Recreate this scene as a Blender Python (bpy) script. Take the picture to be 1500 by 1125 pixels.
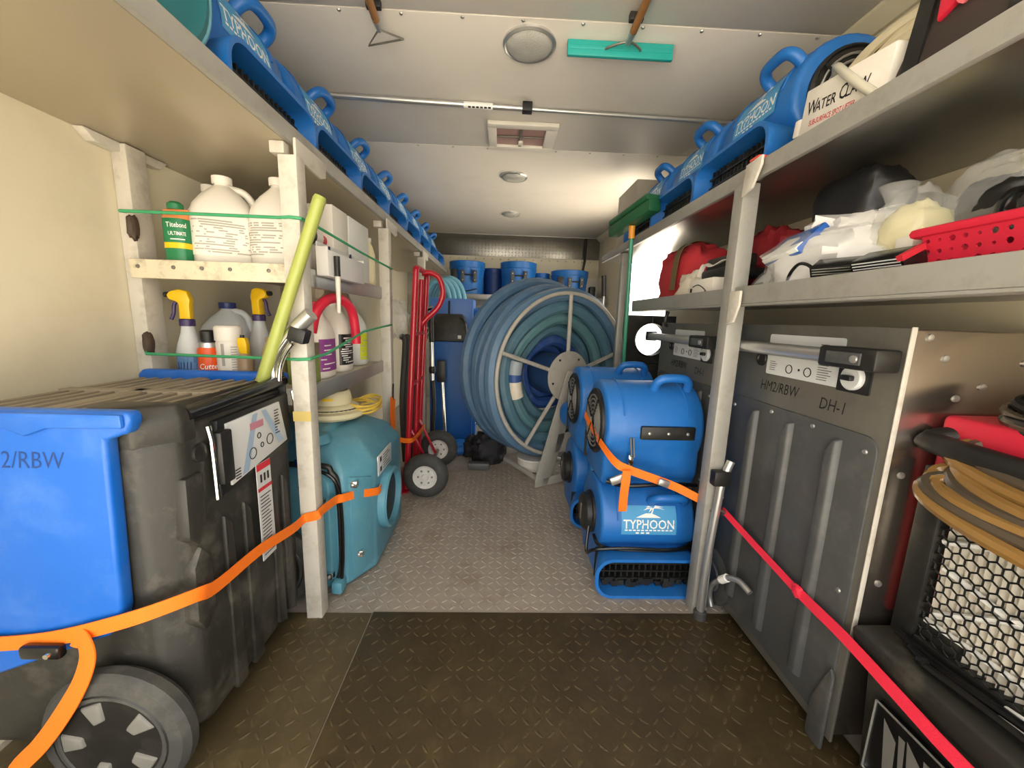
import bpy, math, random
from mathutils import Vector, Matrix, noise
random.seed(7)
PI = math.pi
sc = bpy.context.scene
for o in list(bpy.data.objects): bpy.data.objects.remove(o)
C = sc.collection

# ------------------------------------------------------------------ camera
cd = bpy.data.cameras.new('camera'); cam = bpy.data.objects.new('camera', cd); C.objects.link(cam)
cd.sensor_fit = 'HORIZONTAL'; cd.sensor_width = 36.0; cd.lens = 36.0*565/1500; cd.clip_start = 0.02
def unit(v): return Vector(v).normalized()
_d = unit((733-750, 562.5-466, -565)); _u0 = Vector((math.sin(math.radians(1.5)), math.cos(math.radians(1.5)), 0))
_u = (_u0 - _d*_u0.dot(_d)).normalized(); _x = _d.cross(_u)
cam.matrix_world = Matrix.Translation((0, 0, 1.0)) @ Matrix((_x, _d, _u)).to_4x4()
sc.camera = cam
# ------------------------------------------------------------------ world, daylight, exposure
w = bpy.data.worlds.new('world'); sc.world = w; w.use_nodes = True
nt = w.node_tree; bg = nt.nodes['Background']
bg.inputs['Color'].default_value = (1.0, 0.97, 0.93, 1); bg.inputs['Strength'].default_value = 4.0
sc.view_settings.view_transform = 'Standard'; sc.view_settings.look = 'None'
sc.view_settings.exposure = -0.08; sc.view_settings.gamma = 1.0; sc.view_settings.use_curve_mapping = False
sl = bpy.data.lights.new('sun', 'SUN'); sl.energy = 28.0; sl.angle = .01; sl.color = (1.0, .93, .82)
so = bpy.data.objects.new('sun', sl); so.rotation_euler = Vector((-.30, .50, .80)).to_track_quat('Z', 'Y').to_euler(); so.location = (-3, 5, 8); C.objects.link(so)
def portal(name, loc, rot, sx, sy):
    l = bpy.data.lights.new(name, 'AREA'); l.shape = 'RECTANGLE'; l.size = sx; l.size_y = sy; l.cycles.is_portal = True
    o = bpy.data.objects.new(name, l); o.location = loc; o.rotation_euler = rot; C.objects.link(o)
portal('daylight_portal_rear', (0.02, -0.42, 0.98), (PI/2, 0, 0), 2.28, 1.96)       # shines along +Y into the open rear
portal('daylight_portal_side', (1.19, 3.2, 0.9), (0, PI/2, 0), 1.7, 1.1)             # shines along -X through the side doorway

# ------------------------------------------------------------------ materials
def lin(h):
    h = h.lstrip('#'); r = []
    for i in (0, 2, 4):
        c = int(h[i:i+2], 16)/255; r.append(c/12.92 if c <= .04045 else ((c+.055)/1.055)**2.4)
    return (*r, 1)
MATS = {}
def M(name, col, rough=.5, metal=0., var=.12, scale=6., bump=0., bscale=80., dirt=None, damt=.35, dscale=9., alpha=1., trans=0., spec=.5, coat=0., emit=0.):
    m = bpy.data.materials.new(name); m.use_nodes = True; MATS[name] = m
    nt = m.node_tree; N = nt.nodes; L = nt.links; b = N['Principled BSDF']
    c = lin(col)
    tc = N.new('ShaderNodeTexCoord')
    nz = N.new('ShaderNodeTexNoise'); nz.inputs['Scale'].default_value = scale; nz.inputs['Detail'].default_value = 6
    L.new(tc.outputs['Object'], nz.inputs['Vector'])
    mx = N.new('ShaderNodeMix'); mx.data_type = 'RGBA'
    mx.inputs[6].default_value = tuple(x*(1-var) for x in c[:3])+(1,); mx.inputs[7].default_value = tuple(min(1, x*(1+var)) for x in c[:3])+(1,)
    L.new(nz.outputs['Fac'], mx.inputs[0]); out = mx.outputs[2]
    if dirt:
        n2 = N.new('ShaderNodeTexNoise'); n2.inputs['Scale'].default_value = dscale; n2.inputs['Detail'].default_value = 9; n2.inputs['Roughness'].default_value = .7
        L.new(tc.outputs['Object'], n2.inputs['Vector'])
        rp = N.new('ShaderNodeValToRGB'); rp.color_ramp.elements[0].position = .5; rp.color_ramp.elements[1].position = .72
        rp.color_ramp.elements[1].color = (damt, damt, damt, 1); rp.color_ramp.elements[0].color = (0, 0, 0, 1)
        L.new(n2.outputs['Fac'], rp.inputs[0])
        m2 = N.new('ShaderNodeMix'); m2.data_type = 'RGBA'; m2.inputs[7].default_value = lin(dirt)
        L.new(rp.outputs[0], m2.inputs[0]); L.new(out, m2.inputs[6]); out = m2.outputs[2]
    L.new(out, b.inputs['Base Color'])
    b.inputs['Roughness'].default_value = rough; b.inputs['Metallic'].default_value = metal
    b.inputs['Specular IOR Level'].default_value = spec
    if coat: b.inputs['Coat Weight'].default_value = coat
    if trans: b.inputs['Transmission Weight'].default_value = trans
    if alpha < 1: b.inputs['Alpha'].default_value = alpha
    if emit: b.inputs['Emission Color'].default_value = c; b.inputs['Emission Strength'].default_value = emit
    if bump:
        n3 = N.new('ShaderNodeTexNoise'); n3.inputs['Scale'].default_value = bscale; n3.inputs['Detail'].default_value = 4
        L.new(tc.outputs['Object'], n3.inputs['Vector'])
        bp = N.new('ShaderNodeBump'); bp.inputs['Strength'].default_value = bump; bp.inputs['Distance'].default_value = .003
        L.new(n3.outputs['Fac'], bp.inputs['Height']); L.new(bp.outputs[0], b.inputs['Normal'])
    return m
cream = M('cream_wall', '#e2dac0', .38, var=.06, scale=2, dirt='#b9a37c', damt=.18, dscale=3)
ceil_m = M('ceiling_white', '#e8e2d8', .42, var=.05, scale=1.5, dirt='#bdb3a4', damt=.2, dscale=2)
wall_r = M('right_wall', '#d2c8ac', .4, var=.06, scale=2, dirt='#b5a483', damt=.2, dscale=3)
alu = M('brushed_aluminium', '#b9b8b3', .38, metal=.85, var=.12, scale=14, bump=.1, bscale=60)
alu_dark = M('dark_aluminium', '#8d8a82', .3, metal=.9, var=.2, scale=10)
paint_w = M('painted_white_steel', '#cbc6ba', .45, var=.08, scale=10, dirt='#8d8270', damt=.5, dscale=16)
paint_g = M('painted_grey_steel', '#a09e97', .42, metal=.2, var=.08, scale=10, dirt='#85806f', damt=.5, dscale=18)
panel_m = M('shelf_panel_metal', '#b0a58e', .34, metal=.35, var=.06, scale=3)
shelf_w = M('shelf_white', '#d9cfb4', .5, var=.08, scale=8, dirt='#6e6046', damt=.6, dscale=24)
steel_plate = M('steel_tread_plate', '#aaa195', .4, metal=.2, var=.2, scale=5, dirt='#7d6c59', damt=.75, dscale=5, bump=.15, bscale=90)
mat_m = M('rubber_mat', '#453a24', .5, var=.25, scale=7, dirt='#6e6140', damt=.4, dscale=11, bump=.3, bscale=50)
mat_m2 = M('rubber_mat_paler', '#564b33', .5, var=.25, scale=7, dirt='#7a6d4b', damt=.5, dscale=11, bump=.3, bscale=50)  # slightly paler brown for the strip left of the mat edge
blue = M('blue_plastic', '#1f6cbb', .4, var=.1, scale=5, dirt='#5c8fd0', damt=.25, dscale=10, bump=.05, bscale=120)
blue_cover = M('blue_cover_plastic', '#1062c4', .36, var=.08, scale=4, dirt='#6f9bd8', damt=.25, dscale=7)
blue_label = M('pale_blue_label', '#4f9fd2', .4, var=.05)
white = M('white_print', '#f2f2ee', .5, var=.03)
black = M('black_plastic', '#1b1b1a', .45, var=.2, scale=9, dirt='#5b574d', damt=.25, dscale=12)
black_rot = M('charcoal_moulded_plastic', '#2c2b27', .48, var=.2, scale=5, dirt='#7d786a', damt=.4, dscale=9, bump=.25, bscale=70)
black_gl = M('black_gloss', '#111112', .25, var=.1)
rubber = M('tyre_rubber', '#3d3d3b', .7, var=.2, scale=12, dirt='#77746a', damt=.4, dscale=8)
grey_panel = M('grey_panel_plastic', '#4a4b4b', .45, var=.12, scale=5, dirt='#7d7c77', damt=.25, dscale=14)
grey_metal = M('grey_sheet_metal', '#7f7c74', .4, metal=.6, var=.12, scale=7, dirt='#5f5a50', damt=.4, dscale=10)
steel_mir = M('polished_sheet_steel', '#a59c92', .22, metal=.95, var=.1, scale=3)
chrome = M('chrome', '#d8d8d4', .12, metal=1., var=.05)
galv = M('galvanised_tube', '#c9c9c6', .3, metal=.8, var=.12, scale=20)
teal = M('teal_plastic', '#5590a4', .42, var=.1, scale=5, dirt='#86b3c0', damt=.3, dscale=8)
teal_dk = M('dark_teal', '#1d6a73', .4, var=.1)
orange = M('orange_webbing', '#ff7a14', .65, var=.08, scale=60, bump=.3, bscale=300)
orange_edge = M('pale_stitching', '#ffd9b0', .7, var=.05)
redweb = M('red_webbing', '#ee2c48', .65, var=.08, scale=60, bump=.3, bscale=300)
red = M('red_paint', '#b01023', .3, var=.12, scale=10, coat=.3)
red_plastic = M('red_plastic', '#d3263f', .4, var=.08)
red_cloth = M('red_fabric', '#c2323a', .75, var=.2, scale=12, bump=.4, bscale=30)
hose_b = [M('hose_slate_%d' % i, c, .5, var=.15, scale=7, dirt='#8394a0', damt=.25, dscale=12) for i, c in enumerate(('#51708c', '#476683', '#4c7080', '#547b82', '#3d6384', '#2a4b8a'))]
reel_m = M('reel_grey_paint', '#aaa69c', .42, var=.08, scale=9, dirt='#7a7468', damt=.35, dscale=15)
jug_w = M('white_jug_plastic', '#e6e1d6', .4, var=.04)
jug_tr = M('translucent_jug_plastic', '#dfe3e2', .35, var=.04, alpha=.82)
liq_y = M('yellow_liquid', '#c9bd5a', .2, var=.05)
liq_b = M('blue_liquid', '#5b86b5', .2, var=.05)
yellow = M('yellow_plastic', '#f2c414', .4, var=.05)
purple = M('dark_purple_plastic', '#3b2c5c', .4, var=.05)
lime = M('lime_handle', '#a3ad57', .4, var=.1, scale=14)
green_b = M('green_elastic_cord', '#3fa06c', .6, var=.1)
green_d = M('green_plastic', '#1d5b37', .45, var=.15, dirt='#5c8a6a', damt=.3)
green_p = M('green_pole', '#3f8f73', .35, var=.1)
print_g = M('grey_print', '#aaa59c', .6, var=.05)
print_k = M('black_ink', '#191718', .6, var=.05)
print_r = M('red_ink', '#cf2b3a', .6, var=.05)
card_w = M('white_cardboard', '#e9e4da', .7, var=.05, dirt='#b6ab98', damt=.3, dscale=6)
card_b = M('dark_brown_box', '#3d3430', .65, var=.15)
box_grey = M('grey_beige_box', '#a39b8d', .6, var=.06)
beige_c = M('beige_cable', '#cfc4a4', .55, var=.08)
cream_pl = M('cream_plastic', '#d8cfa9', .45, var=.06, dirt='#8f845f', damt=.3)
yellow_c = M('yellow_cord', '#d8b84a', .5, var=.1)
wood = M('wooden_handle', '#9a6b3a', .5, var=.2, scale=25)
teal_sq = M('teal_rubber_blade', '#1fa29c', .4, var=.08)
film = M('clear_plastic_film', '#eef0ee', .12, var=.02, alpha=.22, spec=1., coat=.5)
glass_l = M('lamp_lens', '#c8c8c0', .15, var=.15, scale=30, bump=.8, bscale=220, alpha=.85)
white_cl = M('white_cloth', '#e9e7e4', .75, var=.06, scale=10, bump=.6, bscale=18)
cream_foam = M('cream_sponge', '#e6dca4', .8, var=.08, bump=.4, bscale=60)
amber = M('amber_hose', '#8f6d3c', .2, var=.15, scale=5, coat=.4)
amber_d = M('dark_amber_hose', '#51473a', .25, var=.2, scale=5, coat=.3)
pleat = M('filter_pleats', '#d8d2c4', .7, var=.06)
label_lt = M('label_silver', '#cfd2d2', .35, var=.03)
lcd_pk = M('pink_display', '#c08090', .4, var=.05)
wheel_w = M('white_wheel_hub', '#d9d7d2', .4, var=.06, dirt='#8b857a', damt=.4, dscale=20)
concrete = M('outdoor_ground', '#d2cabb', .9, var=.1, scale=2)
pinkglass = M('vent_dome_pink', '#b08c86', .4, var=.1, alpha=.9)
tape = M('red_tape', '#e0523a', .5)

# ------------------------------------------------------------------ mesh builder
class MB:
    def __init__(s, mtx=None): s.v = []; s.f = []; s.M = mtx
    def add(s, vs, fs):
        k = len(s.v); s.v += [(s.M @ Vector(v)) if s.M else Vector(v) for v in vs]; s.f += [tuple(i+k for i in f) for f in fs]; return s
    def box(s, lo, hi, rot=None):
        c = (Vector(lo)+Vector(hi))/2; vs = []
        for z in (lo[2], hi[2]):
            for x, y in ((lo[0], lo[1]), (hi[0], lo[1]), (hi[0], hi[1]), (lo[0], hi[1])): vs.append(Vector((x, y, z)))
        if rot: vs = [c + rot @ (p-c) for p in vs]
        return s.add(vs, [(0, 3, 2, 1), (4, 5, 6, 7), (0, 1, 5, 4), (1, 2, 6, 5), (2, 3, 7, 6), (3, 0, 4, 7)])
    def rings(s, rings, caps=True, closed=False):
        n = len(rings[0]); vs = [p for r in rings for p in r]; fs = []; m = len(rings)
        for i in range(m if closed else m-1):
            a = i*n; b = ((i+1) % m)*n
            for j in range(n): k = (j+1) % n; fs.append((a+j, a+k, b+k, b+j))
        if caps and not closed: fs.append(tuple(range(n-1, -1, -1))); fs.append(tuple((m-1)*n+j for j in range(n)))
        return s.add(vs, fs)
    def tube(s, pts, r, n=10, closed=False, caps=True):
        pts = [Vector(p) for p in pts]; m = len(pts); R = r if isinstance(r, (list, tuple)) else [r]*m
        up = None; rings = []
        for i, p in enumerate(pts):
            if closed: t = pts[(i+1) % m]-pts[i-1]
            else: t = pts[min(i+1, m-1)]-pts[max(i-1, 0)]
            t = t.normalized() if t.length > 1e-9 else Vector((0, 0, 1))
            if up is None:
                up = Vector((0, 0, 1)) if abs(t.z) < .9 else Vector((1, 0, 0))
            a = (up - t*up.dot(t)).normalized(); b = t.cross(a); up = a
            rings.append([p + R[i]*(math.cos(2*PI*k/n)*a + math.sin(2*PI*k/n)*b) for k in range(n)])
        return s.rings(rings, caps, closed)
    def cyl(s, p0, p1, r, r1=None, n=20): return s.tube([p0, p1], [r, r if r1 is None else r1], n)
    def lathe(s, prof, o=(0, 0, 0), ax='z', n=28, caps=True):
        o = Vector(o); rings = []
        for r, h in prof:
            ring = []
            for k in range(n):
                a = 2*PI*k/n; c, d = r*math.cos(a), r*math.sin(a)
                ring.append(o + Vector({'z': (c, d, h), 'x': (h, c, d), 'y': (d, h, c)}[ax]))
            rings.append(ring)
        return s.rings(rings, caps)
    def torus(s, c, R, r, ax='z', n=32, m=8, sx=1, sy=1):
        c = Vector(c); pts = []
        for k in range(n):
            a = 2*PI*k/n; u, v = R*math.cos(a)*sx, R*math.sin(a)*sy
            pts.append(c + Vector({'z': (u, v, 0), 'x': (0, u, v), 'y': (u, 0, v)}[ax]))
        return s.tube(pts, r, m, closed=True)
    def prism(s, poly, ax, d0, d1):          # poly (a,b) extruded along ax: x->(y,z) y->(x,z) z->(x,y)
        f = {'x': lambda a, b, d: (d, a, b), 'y': lambda a, b, d: (a, d, b), 'z': lambda a, b, d: (a, b, d)}[ax]
        return s.rings([[Vector(f(a, b, d0)) for a, b in poly], [Vector(f(a, b, d1)) for a, b in poly]])
    def quad(s, a, b, c, d): return s.add([a, b, c, d], [(0, 1, 2, 3)])
    def build(s, name, mat, parent=None, bev=0, seg=2, ang=38, smooth=True):
        me = bpy.data.meshes.new(name); me.from_pydata([tuple(v) for v in s.v], [], s.f); me.update()
        import bmesh
        bm = bmesh.new(); bm.from_mesh(me); bmesh.ops.recalc_face_normals(bm, faces=bm.faces)
        if bev:
            es = [e for e in bm.edges if len(e.link_faces) == 2 and e.calc_face_angle(0) > .5]
            bmesh.ops.bevel(bm, geom=es, offset=bev, segments=seg, affect='EDGES', profile=.5, clamp_overlap=True)
        bm.to_mesh(me); bm.free()
        if smooth:
            me.polygons.foreach_set('use_smooth', [True]*len(me.polygons)); me.set_sharp_from_angle(angle=math.radians(ang))
        if mat: me.materials.append(mat)
        o = bpy.data.objects.new(name, me); C.objects.link(o)
        if parent: o.parent = parent
        return o
def thing(name, label, cat, loc=(0, 0, 0), rz=0, group=None, rot=None):
    o = bpy.data.objects.new(name, None); C.objects.link(o); o.empty_display_size = .05
    o.location = loc; o.rotation_euler = rot if rot else (0, 0, rz); o['label'] = label; o['category'] = cat
    if group: o['group'] = group
    return o
def tag(o, label, cat, group=None):
    o['label'] = label; o['category'] = cat
    if group: o['group'] = group
    return o
def struct(o): o['kind'] = 'structure'; return o
def copy_tree(o, parent=None):
    c = o.copy(); C.objects.link(c); c.parent = parent
    for ch in list(o.children): copy_tree(ch, c)
    return c
def place(root, loc, rz=0, label=None, rot=None):
    root.location = loc; root.rotation_euler = rot if rot else (0, 0, rz)
    if label: root['label'] = label
    return root
def rrect(w, h, r, n=5, cx=0, cy=0):
    pts = []
    for (sx, sy, a0) in ((1, 1, 0), (-1, 1, 90), (-1, -1, 180), (1, -1, 270)):
        for k in range(n+1):
            a = math.radians(a0+90*k/n); pts.append((cx+sx*(w/2-r)+r*math.cos(a), cy+sy*(h/2-r)+r*math.sin(a)))
    return pts
def smooth_path(pts, n=6, closed=False):
    P = [Vector(p) for p in pts]; m = len(P); out = []
    rng = range(m if closed else m-1)
    for i in rng:
        if closed: a, b, c, d = P[i-1], P[i], P[(i+1) % m], P[(i+2) % m]
        else: a, b, c, d = P[max(i-1, 0)], P[i], P[i+1], P[min(i+2, m-1)]
        for k in range(n):
            t = k/n; out.append(.5*((2*b)+(c-a)*t+(2*a-5*b+4*c-d)*t*t+(3*b-a-3*c+d)*t**3))
    if not closed: out.append(P[-1])
    return out
_TX = {}
def text_geo(s, off=.012):
    if (s, off) not in _TX:
        cu = bpy.data.curves.new('t', 'FONT'); cu.body = s; cu.align_x = 'CENTER'; cu.align_y = 'CENTER'; cu.resolution_u = 2; cu.offset = off
        ob = bpy.data.objects.new('t', cu); C.objects.link(ob)
        dg = bpy.context.evaluated_depsgraph_get(); me = bpy.data.meshes.new_from_object(ob.evaluated_get(dg))
        _TX[(s, off)] = ([tuple(v.co) for v in me.vertices], [tuple(p.vertices) for p in me.polygons])
        bpy.data.objects.remove(ob); bpy.data.curves.remove(cu); bpy.data.meshes.remove(me)
    return _TX[(s, off)]
def text(mb, s, fn, size, u0=0, v0=0, sx=1., slant=0., off=.012):
    vs, fs = text_geo(s, off); mb.add([fn(u0+(x*sx+slant*y)*size, v0+y*size) for x, y, z in vs], fs); return mb
def flat(o, u, v):
    o, u, v = Vector(o), Vector(u), Vector(v); return lambda a, b: o+u*a+v*b
def grid_patch(mb, fn, u0, u1, v0, v1, nu=8, nv=4):
    vs = [fn(u0+(u1-u0)*i/nu, v0+(v1-v0)*j/nv) for j in range(nv+1) for i in range(nu+1)]
    return mb.add(vs, [(j*(nu+1)+i, j*(nu+1)+i+1, (j+1)*(nu+1)+i+1, (j+1)*(nu+1)+i) for j in range(nv) for i in range(nu)])
def blob(c, rad, seed=0, amp=.15, freq=2.2, base=None, nu=28, nv=18, p=2.4, ridge=0):
    mb = MB(); rings = []; c = Vector(c)
    def sp(x, e): return math.copysign(abs(x)**e, x)
    for j in range(nv+1):
        t = -PI/2+PI*j/nv; t = max(min(t, PI/2-.03), -PI/2+.03); ring = []
        for i in range(nu):
            a = 2*PI*i/nu; e = 2/p
            d = Vector((sp(math.cos(t), e)*sp(math.cos(a), e), sp(math.cos(t), e)*sp(math.sin(a), e), sp(math.sin(t), e)))
            q = d*freq+Vector((seed*7.3, seed*3.1, seed*1.7)); k = 1+amp*noise.noise(q)+amp*.6*noise.noise(q*2.7)
            if ridge: k += ridge*abs(noise.noise(q*1.9))
            v = c+Vector((d.x*rad[0]*k, d.y*rad[1]*k, d.z*rad[2]*k))
            if base is not None and v.z < base: v.z = base
            ring.append(v)
        rings.append(ring)
    return mb.rings(rings)
def ribbon(mb, pts, sides, width, th=.0025):
    P = [Vector(p) for p in pts]; m = len(P); rings = []
    S = [Vector(s).normalized() for s in (sides if isinstance(sides, list) else [sides]*m)]
    for i, p in enumerate(P):
        t = (P[min(i+1, m-1)]-P[max(i-1, 0)]).normalized(); s = S[i]-t*S[i].dot(t); s.normalize(); n = t.cross(s)
        rings.append([p+s*width/2+n*th/2, p-s*width/2+n*th/2, p-s*width/2-n*th/2, p+s*width/2-n*th/2])
    return mb.rings(rings)
# ------------------------------------------------------------------ the truck box
XL, XR, YF, YB, ZC = -1.12, 1.165, -.40, 4.78, 1.97
fl = struct(MB().box((XL-.04, YF, -.05), (XR+.04, YB+.04, 0)).build('floor', steel_plate, smooth=False))
def lug_mesh(x0, x1, y0, y1, z, step, ln, wd, hh, keep=1.):
    mb = MB(); j = 0; y = y0
    while y < y1:
        x = x0; i = 0
        while x < x1:
            if random.random() < keep:
                a = math.radians(45 if (i+j) % 2 else -45)+random.uniform(-.18, .18)
                ca, sa = math.cos(a), math.sin(a); h = hh*random.uniform(.75, 1.1); L = ln/2; W = wd/2
                vs = [(x+u*ca-v*sa, y+u*sa+v*ca, z+q) for u, v, q in ((-L, 0, 0), (-L*.4, -W, 0), (L*.4, -W, 0), (L, 0, 0), (L*.4, W, 0), (-L*.4, W, 0), (-L*.5, 0, h), (L*.5, 0, h))]
                mb.add(vs, [(0, 1, 6), (1, 2, 7, 6), (2, 3, 7), (3, 4, 7), (4, 5, 6, 7), (5, 0, 6)])
            x += step; i += 1
        y += step; j += 1
    return mb
lg = lug_mesh(-.62, .84, 1.2, 3.4, 0, .032, .03, .008, .0022).build('tread_lugs', steel_plate, fl, smooth=False); lg['kind'] = 'stuff'
m1 = MB().box((-.405, YF, .0), (.88, 1.175, .004)).build('floor_mat', mat_m, bev=.0015)
tag(m1, 'dark brown dirty rubber mat covering the floor by the open end', 'floor mat')
q = lug_mesh(-.39, .86, .45, 1.16, .004, .030, .028, .008, .0014, .75).build('mat_lugs', mat_m, m1, smooth=False); q['kind'] = 'stuff'
m2 = MB().box((-1.1, YF, .0), (-.408, 1.17, .004)).build('floor_mat', mat_m2, bev=.0015)
tag(m2, 'narrow paler rubber mat strip beside the black dehumidifier', 'floor mat')
q = lug_mesh(-.64, -.42, .45, 1.16, .004, .030, .028, .008, .0014, .75).build('mat_lugs', mat_m2, m2, smooth=False); q['kind'] = 'stuff'

struct(MB().box((XL-.04, YF, 0), (XL, YB+.04, ZC+.03)).build('wall_left', cream, smooth=False))
DY0, DY1, DZ = 2.72, 3.75, 1.78
wr = MB(); wr.box((XR, YF, 0), (XR+.04, DY0, ZC+.03)); wr.box((XR, DY1, 0), (XR+.04, YB+.04, ZC+.03)); wr.box((XR, DY0, DZ), (XR+.04, DY1, ZC+.03))
struct(wr.build('wall_right', wall_r, smooth=False))
d = MB()
d.box((XR-.012, DY0-.03, 0), (XR+.05, DY0, DZ+.03)); d.box((XR-.012, DY1, 0), (XR+.05, DY1+.03, DZ+.03)); d.box((XR-.012, DY0, DZ), (XR+.05, DY1, DZ+.03))
struct(d.build('door_1', alu, bev=.003))
wb = struct(MB().box((XL, YB, 0), (XR, YB+.04, ZC+.03)).build('wall_back', alu, smooth=False))
MB().box((XL+.005, YB-.012, 1.72), (XR-.005, YB, ZC-.01)).build('tread_plate_band', alu_dark, wb, bev=.002)
q = MB(); j = 0
y = 1.735
while y < 1.95:
    x = -1.0
    while x < 1.05:
        a = .785 if j % 2 else -.785; ca, sa = math.cos(a)*.014, math.sin(a)*.014; px, pz = -sa*.3, ca*.3
        q.add([(x-ca, YB-.012, y-sa), (x+px, YB-.012, y+pz), (x+ca, YB-.012, y+sa), (x-px, YB-.012, y-pz), (x, YB-.016, y)], [(0, 1, 4), (1, 2, 4), (2, 3, 4), (3, 0, 4)])
        x += .04; j += 1
    y += .036; j += 1
q = q.build('band_lugs', alu_dark, wb, smooth=False); q['kind'] = 'stuff'
MB().box((XL+.005, YB-.01, 1.5), (XR-.005, YB, 1.715)).build('rivet_panel', cream, wb, bev=.002)
q = MB()
for i in range(22): q.lathe([(.009, 0), (.007, -.004), (.002, -.006)], (-1.0+i*.098, YB-.01, 1.69), 'y', 8)
q.build('rivets', alu, wb)
for k in range(5):
    MB().box((XL+.005, YB-.02, .62+k*.13), (XR-.005, YB, .735+k*.13)).build('wall_slat', alu, wb, bev=.004)
cl = struct(MB().box((XL-.04, YF, ZC+.006), (XR+.04, YB+.04, ZC+.04)).build('ceiling', ceil_m, smooth=False))
for y0, y1 in ((YF, 1.437), (1.443, 2.425), (2.431, YB)):
    MB().box((XL, y0, ZC), (XR, y1, ZC+.006)).build('ceiling_panel', ceil_m, cl, bev=.0015)
q = MB()
for x in [-.55+.2*i for i in range(9)]:
    q.lathe([(.007, 0), (.005, -.003), (.001, -.004)], (x, 1.455, ZC), 'z', 8); q.lathe([(.007, 0), (.005, -.003), (.001, -.004)], (x+.05, 2.445, ZC), 'z', 8)
q.build('rivets', alu, cl)
struct(MB().prism([(XR-.05, ZC), (XR, ZC), (XR, ZC-.05), (XR-.012, ZC-.05), (XR-.05, ZC-.012)], 'y', YF, YB-.02).build('trim_1', wall_r, smooth=False))
struct(MB().prism([(XL+.05, ZC), (XL, ZC), (XL, ZC-.05), (XL+.012, ZC-.05), (XL+.05, ZC-.012)], 'y', YF, YB-.02).build('trim_2', cream, smooth=False))
struct(MB().tube([(.985, YB-.04, 1.95), (.985, YB-.045, 1.7), (.96, YB-.05, 1.55), (.965, YB-.05, 1.45)], .014, 8).build('trim_3', black))
g = MB().box((-25, -25, -.97), (25, 25, -.95)).build('ground', concrete, smooth=False); struct(g)

# ------------------------------------------------------------------ shelving
SL = thing('shelving_rack', 'white painted steel shelving along the left wall with a long top shelf', 'shelving', (-.85, 1.17, 0))
def child(mb, name, mat, par, **k):
    o = mb.build(name, mat, None, **k); o.parent = par; o.matrix_parent_inverse = Matrix.Translation(-par.location); return o
ZT = 1.465
child(MB().box((XL+.001, YF+.05, ZT-.008), (-.60, 4.3, ZT)), 'top_shelf', panel_m, SL, bev=.001)
child(MB().box((-.60, YF+.05, 1.457), (-.583, 4.3, 1.502)), 'shelf_rail', paint_g, SL, bev=.003)
for y in (1.17, 2.04, 2.95):
    child(MB().box((-.613, y-.025, 0), (-.562, y+.025, 1.418)), 'post', paint_w, SL, bev=.004)
    child(MB().box((-.64, y-.012, 1.425), (-.6, y+.02, 1.456)), 'bracket', paint_w, SL, bev=.003)
    child(MB().prism([(y, 1.47), (y+.19, 1.47), (y+.185, 1.425), (y+.15, 1.412), (y+.03, 1.42), (y, 1.40)], 'x', -.5815, -.573), 'gusset', paint_w, SL, bev=.002)
for y in (1.255, 2.1):
    child(MB().box((XL+.001, y-.033, .0), (XL+.045, y+.033, 1.455)), 'wall_post', paint_w, SL, bev=.004)
    child(MB().prism([(y-.13, 1.456), (y+.13, 1.456), (y+.1, 1.43), (y-.1, 1.43)], 'x', XL+.001, XL+.03), 'gusset', paint_w, SL, bev=.002)
for zt, mt in ((1.132, shelf_w), (.762, paint_w)):
    child(MB().box((XL+.047, 1.2, zt-.012), (-.615, 2.0, zt)), 'shelf_board', mt, SL, bev=.002)
    child(MB().box((-1.075, 1.187, zt-.05), (-.617, 1.2, zt+.004)), 'shelf_lip', mt, SL, bev=.003)
    child(MB().box((-.613, 1.197, zt-.055), (-.6, 2.012, zt+.003)), 'shelf_rail', alu, SL, bev=.003)
for x in (-1.05, -.95, -.87, -.79, -.68): child(MB().lathe([(.006, 0), (.005, -.003), (.001, -.004)], (x, 1.187, 1.115), 'y', 8), 'screw', grey_metal, SL)

child(MB().box((-.614, 1.1435, .675), (-.561, 1.1455, .705)), 'tape_piece', M('yellowed_tape', '#c9b46a', .5), SL)
SR = thing('shelving_rack', 'grey metal shelving along the right wall with cluttered middle shelf', 'shelving', (.9, 1.2, 0))
ZR = 1.42
child(MB().box((.72, YF+.05, ZR-.008), (XR-.001, 2.82, ZR)), 'top_shelf', alu_dark, SR, bev=.001)
child(MB().box((.705, YF+.05, 1.408), (.721, 2.82, 1.454)), 'shelf_rail', paint_g, SR, bev=.003)
child(MB().box((.72, YF+.05, 1.075), (XR-.001, 2.1, 1.083)), 'middle_shelf', alu, SR, bev=.001)
child(MB().box((.705, YF+.05, 1.064), (.721, 2.1, 1.114)), 'shelf_rail', paint_g, SR, bev=.003)
child(MB().box((.706, YF+.05, 1.058), (.76, 2.1, 1.064)), 'shelf_flange', paint_g, SR, bev=.001)
for y in (1.2, 2.41):
    child(MB().box((.694, y-.025, 0), (.744, y+.025, 1.41)) if y < 2 else MB().box((.722, y-.022, 0), (.76, y+.022, 1.41)), 'post', paint_g, SR, bev=.004)
child(MB().prism([(1.168, 1.45), (1.10, 1.455), (1.10, 1.43), (1.13, 1.38), (1.174, 1.365)], 'x', .688, .696), 'gusset', paint_w, SR, bev=.002)
child(MB().prism([(1.172, 1.1), (1.12, 1.1), (1.12, 1.06), (1.14, 1.01), (1.172, 1.0)], 'x', .688, .696), 'gusset', paint_w, SR, bev=.002)
child(MB().box((.692, 1.12, 1.455), (.722, 1.16, 1.462)), 'tape_piece', tape, SR, bev=.001)
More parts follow.
